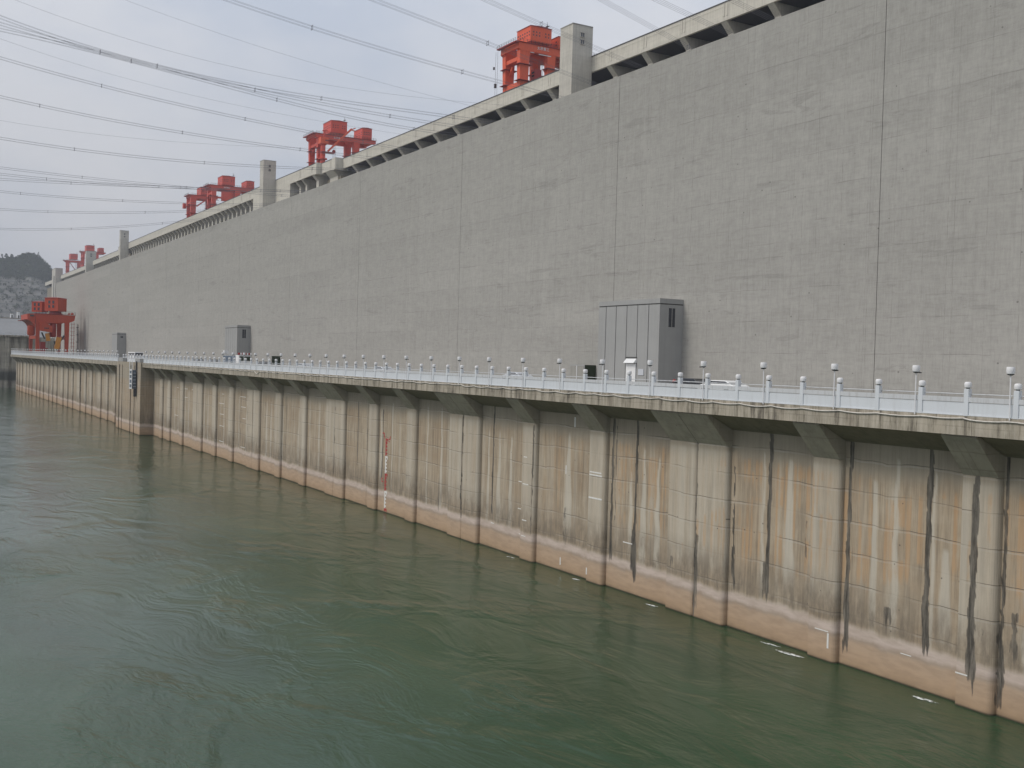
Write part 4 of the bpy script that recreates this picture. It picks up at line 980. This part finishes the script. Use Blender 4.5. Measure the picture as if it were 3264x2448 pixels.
# ------------------------------------------------------------------ far left: cross wall, slope and the quarried hill
M_SLOPE_T, _c = concrete('slope_concrete', (0.23, 0.235, 0.24), 0.08, 0.3, 0.15, 4.0, 6.0, 0.1); M_SLOPE = M_SLOPE_T.color(_c)
_t, _c = concrete('cross_wall_concrete', (0.44, 0.40, 0.33), 0.15, 0.5, 0.3, 2.0, 3.0, 0.15)
s2 = _t.ramp(_t.noise((0.4, 0.42, 0.05), 5, 0.6, loc=(2, 0, 0)), [(0.4, (0.16, 0.15, 0.14)), (0.5, (0.8, 0.8, 0.78)), (0.65, (1.1, 1.1, 1.1))])
_c = _t.mix(0.75, _c, _t.mix(1.0, _c, s2, 'MULTIPLY'))
_c = _t.mix(_t.ramp(_t.math('DIVIDE', _t.xyz()[2], 10.0), [(0.3, 0.0), (0.42, 0.85), (0.75, 0.85), (1.0, 0.0)]), _c, (0.045, 0.05, 0.04))
M_CROSS = _t.color(_c)
cw = empty('cross_wall', 600, 20, 0, 'stained concrete cross wall with a pale coping beyond the end of the platform', 'wall')
mb = MB(); mb.box(596, 606, -140, 90, -4, 25.7)
for y in np.arange(-130, 64, 13.0): mb.box(594.6, 596.2, y, y + 2.0, -4, 25.4)
mb.build('wall', M_CROSS, cw)
mb = MB(); mb.box(594.0, 606, -140, 66, 25.7, 26.5); mb.build('coping', M_FASCIA, cw)
mb = MB(); mb.box(594.2, 594.3, -140, 66, 27.1, 27.25)
for y in np.arange(-139, 66, 5.0): mb.box(594.1, 594.4, y, y + .5, 26.5, 27.6)
mb.build('parapet_rail', M_RAIL, cw)
sl = empty('sloping_wall', 640, 20, 26, 'plain grey sloping concrete wall above the cross wall at far left', 'wall')
mb = MB(); mb.prism_sz([(606, 26), (645, 36.2), (660, 36.2), (660, 0), (606, 0)], -200, 74); mb.build('slope', M_SLOPE, sl)
mb = MB(); mb.box(644.8, 645.4, -200, 74, 36.2, 36.6); mb.build('coping', M_FASCIA, sl)
for (y0, y1, z0, z1, lb) in ((59.5, 60.8, 36.2, 39.0, 'small white hut at left on top of the grey sloping wall'), (62.8, 64.0, 36.2, 40.2, 'taller white hut right of the small one on the grey sloping wall')):
    h_ = empty('hut', 652, y0, z0, lb, 'hut')
    mb = MB(); mb.box(650, 654, y0, y1, z0, z1); mb.build('walls', M_WHITE, h_); mb = MB(); mb.box(649.8, 654.2, y0 - .15, y1 + .15, z1, z1 + .3); mb.build('roof', M_BODY, h_)
    mb = MB(); mb.box(649.92, 650.05, y0 + .3, y0 + .9, z0 + .2, z0 + 2.0); mb.build('door', M_GROOVE, h_)
mb = MB(); mb.prism_yz([(64.2, 36.2), (69, 36.2), (69, 36.9), (66.5, 37.3), (64.6, 36.9)], 650, 656); tag(mb.build('canopy', M_WHITE, base=(653, 66, 36.2)), 'low white canopy on the sloping wall beside the deck crane', 'canopy')

# hill: benches cut in rock below, wooded dome above
t = NT('hill_rock', 0.95, 0.1); X, Yc, Z = t.xyz()
rock = t.mix(t.ramp(t.noise((0.02, 0.02, 0.05), 6, 0.7), [(0.35, 0.0), (0.65, 1.0)]), (0.13, 0.13, 0.12), (0.19, 0.18, 0.165))
rock = t.mix(t.ramp(t.noise((0.06, 0.06, 0.09), 6, 0.75, loc=(3, 2, 1)), [(0.60, 0.0), (0.75, 0.35)]), rock, (0.26, 0.245, 0.225))
rock = t.mix(t.ramp(t.noise((0.05, 0.05, 0.10), 5, 0.7, loc=(9, 9, 1)), [(0.5, 0.0), (0.62, 0.6)]), rock, (0.07, 0.085, 0.06))
ben = t.grid_lines(t.math('ADD', Z, t.math('MULTIPLY', t.noise((0.01, 0.01, 0.01), 3, 0.6), 8.0)), 15.5, 1.2, 3.0)
rock = t.mix(t.math('MULTIPLY', ben, 0.55), rock, (0.05, 0.06, 0.045))
green = t.mix(t.ramp(t.noise((0.05, 0.05, 0.08), 6, 0.75), [(0.35, 0.0), (0.65, 1.0)]), (0.022, 0.035, 0.018), (0.065, 0.085, 0.04))
fac = t.ramp(t.math('DIVIDE', t.math('ADD', Z, t.math('MULTIPLY', t.noise((0.03, 0.03, 0.03), 4, 0.6), 18.0)), 250.0), [(0.64, 0.0), (0.69, 1.0)])
M_HILL = t.color(t.mix(fac, rock, green))
prof = [(-400, 130), (-200, 150), (0, 170), (110, 178), (150, 184), (182, 190), (205, 196), (219, 197), (225, 201), (232, 205.5), (241, 207), (250, 206.5), (257, 203), (262, 200), (267, 196), (275, 188), (285, 177), (292, 171), (304, 165), (330, 158), (400, 150), (600, 130), (900, 110)]
py = [p[0] for p in prof]; pz = [p[1] for p in prof]
ny, ns = 260, 70
vs = []; rh = random.Random(4)
for i in range(ns + 1):
    u = i / ns; s = 2080 + u * 460
    for j in range(ny + 1):
        y = -60 + 520 * j / ny
        top = float(np.interp(y, py, pz)) + 19.2 * 0
        # stepped face climbing to the ridge (u=0.5), then falling away
        if u < .5:
            v = u / .5; lim = 150.0; zz = 40 + (top - 40) * (v ** .8)
            if zz < lim: st_ = 15.5; k = math.floor(zz / st_); fr = zz / st_ - k; zz = .55 * zz + .45 * (k + min(1, max(0, (fr - .2) / .6))) * st_
        else: zz = top - (u - .5) * 120
        zz += rh.uniform(-1, 1) * .5 + 1.6 * math.sin(y * .11 + s * .02) * (1 if u < .45 else .3)
        vs.append((s, y, min(zz, top + .6)))
fs = [(i * (ny + 1) + j, i * (ny + 1) + j + 1, (i + 1) * (ny + 1) + j + 1, (i + 1) * (ny + 1) + j) for i in range(ns) for j in range(ny)]
mb = MB(); mb.add(vs, fs); hill = mb.build('hill', M_HILL, smooth=True); tag(hill, kind='structure')
t = NT('foliage', 0.9, 0.1)
M_LEAF = t.color(t.mix(t.ramp(t.noise((0.12, 0.12, 0.15), 4, 0.7), [(0.35, 0.0), (0.65, 1.0)]), (0.02, 0.034, 0.016), (0.07, 0.09, 0.04)))
def clumps(name, pts, seed, mat):
    rg_ = random.Random(seed); mb = MB()
    for (s, y, z, R_) in pts:
        for _ in range(9):
            c = Vector((s + rg_.uniform(-1, 1) * R_, y + rg_.uniform(-1, 1) * R_, z + rg_.uniform(-.5, 1) * R_)); q = R_ * rg_.uniform(.3, .6)
            a = Vector((rg_.uniform(-1, 1), rg_.uniform(-1, 1), rg_.uniform(-1, 1))).normalized(); b = a.cross(Vector((rg_.uniform(-1, 1), 1, rg_.uniform(-1, 1)))).normalized(); d = a.cross(b)
            P = [tuple(c + a * q), tuple(c - a * q * .8 + b * q * .6), tuple(c - a * q * .4 - b * q * .9), tuple(c + d * q * .9)]
            mb.add(P, [(0, 1, 2), (0, 1, 3), (1, 2, 3), (2, 0, 3)])
    return mb.build(name, mat)
pts = []; rg_ = random.Random(9)
while len(pts) < 2600:
    y = rg_.uniform(120, 340); u = rg_.uniform(.0, .52); top = float(np.interp(y, py, pz)); s = 2080 + u * 460
    zz = 40 + (top - 40) * ((u / .5) ** .8) if u < .5 else top
    if zz > 158 + rg_.uniform(-6, 6) or rg_.random() < .12: pts.append((s - 2, y, min(zz, top) + .5, rg_.uniform(2.0, 3.6)))
tag(clumps('hill_wood', pts, 1, M_LEAF), 'dense dark wood covering the rounded hilltop', 'wood', kind='stuff')
def tree(y, z, h, R_, label, seed, s=2305):
    r = empty('tree', s, y, z, label, 'tree', 'trees on the hill skyline')
    mb = MB(); mb.tube([(s, y, z - 3), (s, y + .2, z + h * .5), (s, y, z + h * .9)], [.5, .35, .1], 5); mb.build('trunk', M_DARK, r)
    rg2 = random.Random(seed); mb = MB()
    for _ in range(70):
        v = rg2.random(); rad = R_ * (1 - v * .75); c = Vector((s + rg2.uniform(-1, 1) * rad, y + rg2.uniform(-1, 1) * rad, z + h * (.25 + .75 * v))); q = R_ * rg2.uniform(.2, .4)
        a = Vector((rg2.uniform(-1, 1), rg2.uniform(-1, 1), rg2.uniform(-1, 1))).normalized(); b = a.cross(Vector((0.3, 1, .2))).normalized()
        mb.add([tuple(c + a * q), tuple(c - a * q + b * q * .8), tuple(c - b * q)], [(0, 1, 2)])
    mb.build('crown', M_LEAF, r)
tree(258.5, 202.5, 10, 2.6, 'tall pointed tree standing at the right shoulder of the hilltop', 1)
tree(201, 195, 10, 5.0, 'thin airy tree on the left skyline of the hill', 2)
tree(211, 196.5, 8.5, 4.5, 'thin airy tree beside the wooded dome, right of the leftmost one', 3)
tree(193.5, 193, 11, 3.4, 'leftmost thin tree on the hill skyline', 4)
tree(241, 206, 4.5, 3.4, 'low bushy tree at the very top of the hill', 5)

# ------------------------------------------------------------------ power lines
LINES = [
    ('a', 4, 178.6, [(7.4,70.5),(15.7,68.4),(24.4,66.7),(33.6,65.5),(43.3,64.7),(53.6,64.3),(64.5,64.1),(76.1,64.2),(88.4,64.4),(100.0,64.6)]),
    ('b', 4, 185.4, [(7.8,70.6),(16.3,69.4),(25.4,68.2),(34.9,67.2),(45.0,66.2),(55.6,65.4),(67.0,64.9),(79.0,64.6),(91.8,64.5),(100.0,64.6)]),
    ('c', 4, 191.8, [(8.0,70.6),(16.6,70.4),(25.7,69.7),(35.2,68.7),(45.3,67.6),(56.0,66.4),(67.3,65.3),(79.3,64.6),(92.0,64.4),(100.0,64.5)]),
    ('d', 4, 155.6, [(37.1,71.0),(42.6,70.2),(48.2,69.4),(54.2,68.7),(60.3,67.9),(66.6,67.3),(73.2,66.6),(80.1,66.1),(87.3,65.6),(100.0,64.7)]),
    ('e', 4, 145.3, [(54.8,71.8),(57.9,71.3),(61.1,70.8),(64.3,70.3),(67.6,69.8),(70.9,69.3),(74.3,68.7),(77.8,68.2),(81.4,67.6),(100.0,64.7)]),
    ('f', 4, 132.5, [(66.1,70.7),(69.4,70.0),(72.7,69.4),(76.2,68.7),(79.7,68.1),(83.3,67.4),(87.0,66.7),(90.8,66.0),(94.7,65.4),(100.0,64.4)]),
    ('g', 4, 120.9, [(77.3,70.1),(79.5,69.5),(81.7,69.0),(83.9,68.4),(86.2,67.9),(88.5,67.3),(90.9,66.7),(93.2,66.1),(95.7,65.5),(100.0,64.4)]),
    ('h', 4, 112.2, [(80.1,67.8),(81.8,67.4),(83.6,67.1),(85.5,66.8),(87.3,66.5),(89.2,66.2),(91.1,65.8),(93.0,65.5),(95.0,65.1),(100.0,64.2)]),
    ('i', 4, 104.4, [(85.8,66.8),(87.0,66.6),(88.1,66.3),(89.2,66.1),(90.4,65.9),(91.5,65.7),(92.7,65.5),(93.9,65.3),(95.1,65.1),(100.0,64.2)]),
    ('j', 4, 213.2, [(9.0,72.4),(16.1,71.3),(23.5,70.2),(31.2,69.2),(39.2,68.3),(47.5,67.4),(56.2,66.7),(65.3,66.1),(74.7,65.7),(100.0,64.6)]),
    ('k', 4, 225.4, [(9.6,67.8),(17.2,67.0),(24.9,66.2),(33.0,65.5),(41.5,65.0),(50.2,64.6),(59.4,64.3),(68.9,64.2),(78.8,64.3),(100.0,64.5)]),
    ('l', 4, 239.3, [(10.4,62.1),(18.2,61.6),(26.3,61.2),(34.7,61.0),(43.5,61.0),(52.6,61.1),(62.0,61.5),(71.9,62.0),(82.2,62.8),(100.0,64.4)]),
    ('m', 4, 291.3, [(12.8,63.9),(19.4,63.7),(26.2,63.5),(33.3,63.4),(40.5,63.3),(47.9,63.3),(55.5,63.3),(63.3,63.4),(71.3,63.6),(100.0,64.2)]),
    ('n', 4, 279.9, [(12.3,60.6),(18.7,60.4),(25.2,60.3),(32.0,60.3),(38.9,60.4),(46.0,60.6),(53.3,60.9),(60.8,61.3),(68.5,61.8),(100.0,64.3)]),
    ('o', 4, 281.1, [(12.4,58.9),(18.8,59.1),(25.4,59.4),(32.1,59.7),(39.1,60.1),(46.2,60.5),(53.6,61.0),(61.1,61.5),(68.8,62.0),(100.0,64.3)]),
    ('p', 4, 311.1, [(13.7,60.7),(20.5,60.5),(27.4,60.4),(34.6,60.4),(41.9,60.5),(49.4,60.7),(57.1,61.1),(65.0,61.5),(73.1,62.1),(100.0,64.2)]),
    ('q', 4, 318.6, [(14.1,56.6),(21.1,56.6),(28.2,56.7),(35.5,57.0),(43.0,57.5),(50.6,58.0),(58.5,58.8),(66.6,59.7),(74.9,60.8),(100.0,64.3)]),
    ('r', 4, 331.1, [(14.8,52.3),(21.8,52.5),(29.1,52.8),(36.5,53.3),(44.1,54.1),(51.9,55.0),(59.9,56.2),(68.2,57.6),(76.6,59.3),(100.0,64.2)]),
    ('w1', 1, 163.2, [(8.4,68.7),(15.6,67.0),(23.2,65.5),(31.1,64.2),(39.5,63.3),(48.4,62.7),(57.8,62.4),(67.7,62.6),(78.2,63.1),(100.0,64.6)]),
    ('w2', 1, 171.7, [(26.0,73.5),(32.5,72.2),(39.2,71.0),(46.3,69.9),(53.7,68.8),(61.4,67.8),(69.4,66.9),(77.9,66.2),(86.7,65.5),(100.0,64.5)]),
    ('w3', 1, 198.9, [(8.4,72.5),(15.1,71.0),(22.2,69.6),(29.6,68.3),(37.2,67.2),(45.2,66.3),(53.5,65.7),(62.2,65.2),(71.2,64.9),(100.0,64.5)]),
    ('w4', 1, 208.8, [(9.0,59.7),(15.7,59.3),(22.6,59.0),(29.8,58.9),(37.3,59.0),(45.0,59.2),(53.1,59.6),(61.5,60.3),(70.2,61.2),(100.0,64.5)]),
]

NAMES = {'a': 'upper strand of the thick triple cable bundle at upper left', 'b': 'middle strand of the thick triple cable bundle at upper left', 'c': 'lower strand of the thick triple cable bundle at upper left',
 'd': 'bundled power line passing above the second crane from top centre', 'e': 'bundled power line descending to the nearest crane', 'f': 'bundled power line crossing the large concrete tower',
 'g': 'bundled power line meeting the parapet right of the large tower', 'h': 'short bundled power line at top, third parapet crossing from the right', 'i': 'rightmost bundled power line over the dam parapet',
 'j': 'bundled power line reaching the top of the second crane', 'k': 'bundled power line reaching the legs of the second crane', 'l': 'bundled power line passing the second concrete tower',
 'm': 'top line of three meeting at the overlapping red cranes', 'n': 'middle line of three meeting at the overlapping red cranes', 'o': 'bottom line of three meeting at the overlapping red cranes',
 'p': 'power line passing just below the roofs of the paired cranes', 'q': 'nearly level power line at left, second from the bottom', 'r': 'lowest power line at left, rising towards the crest',
 'w1': 'single thin wire above the thick cable bundle', 'w2': 'single thin wire sloping from top centre-left', 'w3': 'single thin wire just below the thick cable bundle', 'w4': 'single faint wire between the left power lines'}
for (nm, n, Sx, P) in LINES:
    Y_ = np.array([p[0] for p in P]); Z_ = np.array([p[1] for p in P]); co = np.polyfit(Y_, Z_, 3)
    ys = np.linspace(Y_[0], Y_[-1], 48)
    zs_ = np.polyval(co, ys)
    r = empty('power_line', Sx, float(ys[-1]), float(zs_[-1]), NAMES[nm], 'power line', 'power lines from the powerhouse roof')
    offs = [(0, 0)] if n == 1 else [(-.22, -.22), (.22, -.22), (.22, .22), (-.22, .22)]
    for (a, b) in offs:
        mb = MB(); mb.tube([(Sx + a * .9 - b * .0, y, z + b) for y, z in zip(ys, zs_)], .017 if n > 1 else .014, 4); mb.build('conductor', M_WIRE, r)
    if n > 1:
        L = 0.0; acc = 14 + (hash(nm) % 1) + (ord(nm[0]) * 7) % 17; pos = []
        for k in range(1, 48):
            d = math.hypot(ys[k] - ys[k - 1], zs_[k] - zs_[k - 1]); L += d
            if L > acc and k < 46: pos.append(k); acc += 26
        for k in pos:
            y, z = float(ys[k]), float(zs_[k]); mb = MB()
            for (p, q) in (((-.26, -.26), (.26, -.26)), ((.26, -.26), (.26, .26)), ((.26, .26), (-.26, .26)), ((-.26, .26), (-.26, -.26))):
                mb.beam((Sx + p[0], y, z + p[1]), (Sx + q[0], y, z + q[1]), .045, .045, up=(0, 1, 0))
            for (a, b) in offs: mb.box(Sx + a * 1.4 - .05, Sx + a * 1.4 + .05, y - .035, y + .035, z + b * 1.4 - .035, z + b * 1.4 + .035)
            mb.build('spacer', M_WIRE, r)

# ------------------------------------------------------------------ river haze
HZ = bpy.data.materials.new('haze'); HZ.use_nodes = True; hn = HZ.node_tree
for n_ in list(hn.nodes):
    if n_.type == 'BSDF_PRINCIPLED': hn.nodes.remove(n_)
pv = hn.nodes.new('ShaderNodeVolumePrincipled'); pv.inputs['Color'].default_value = (0.86, 0.90, 1.0, 1); pv.inputs['Density'].default_value = 0.00015
hn.links.new(pv.outputs[0], hn.nodes['Material Output'].inputs['Volume'])
mb = MB(); mb.box(-320, 5100, -3100, 1600, -7, 260); tag(mb.build('haze', HZ), kind='stuff')
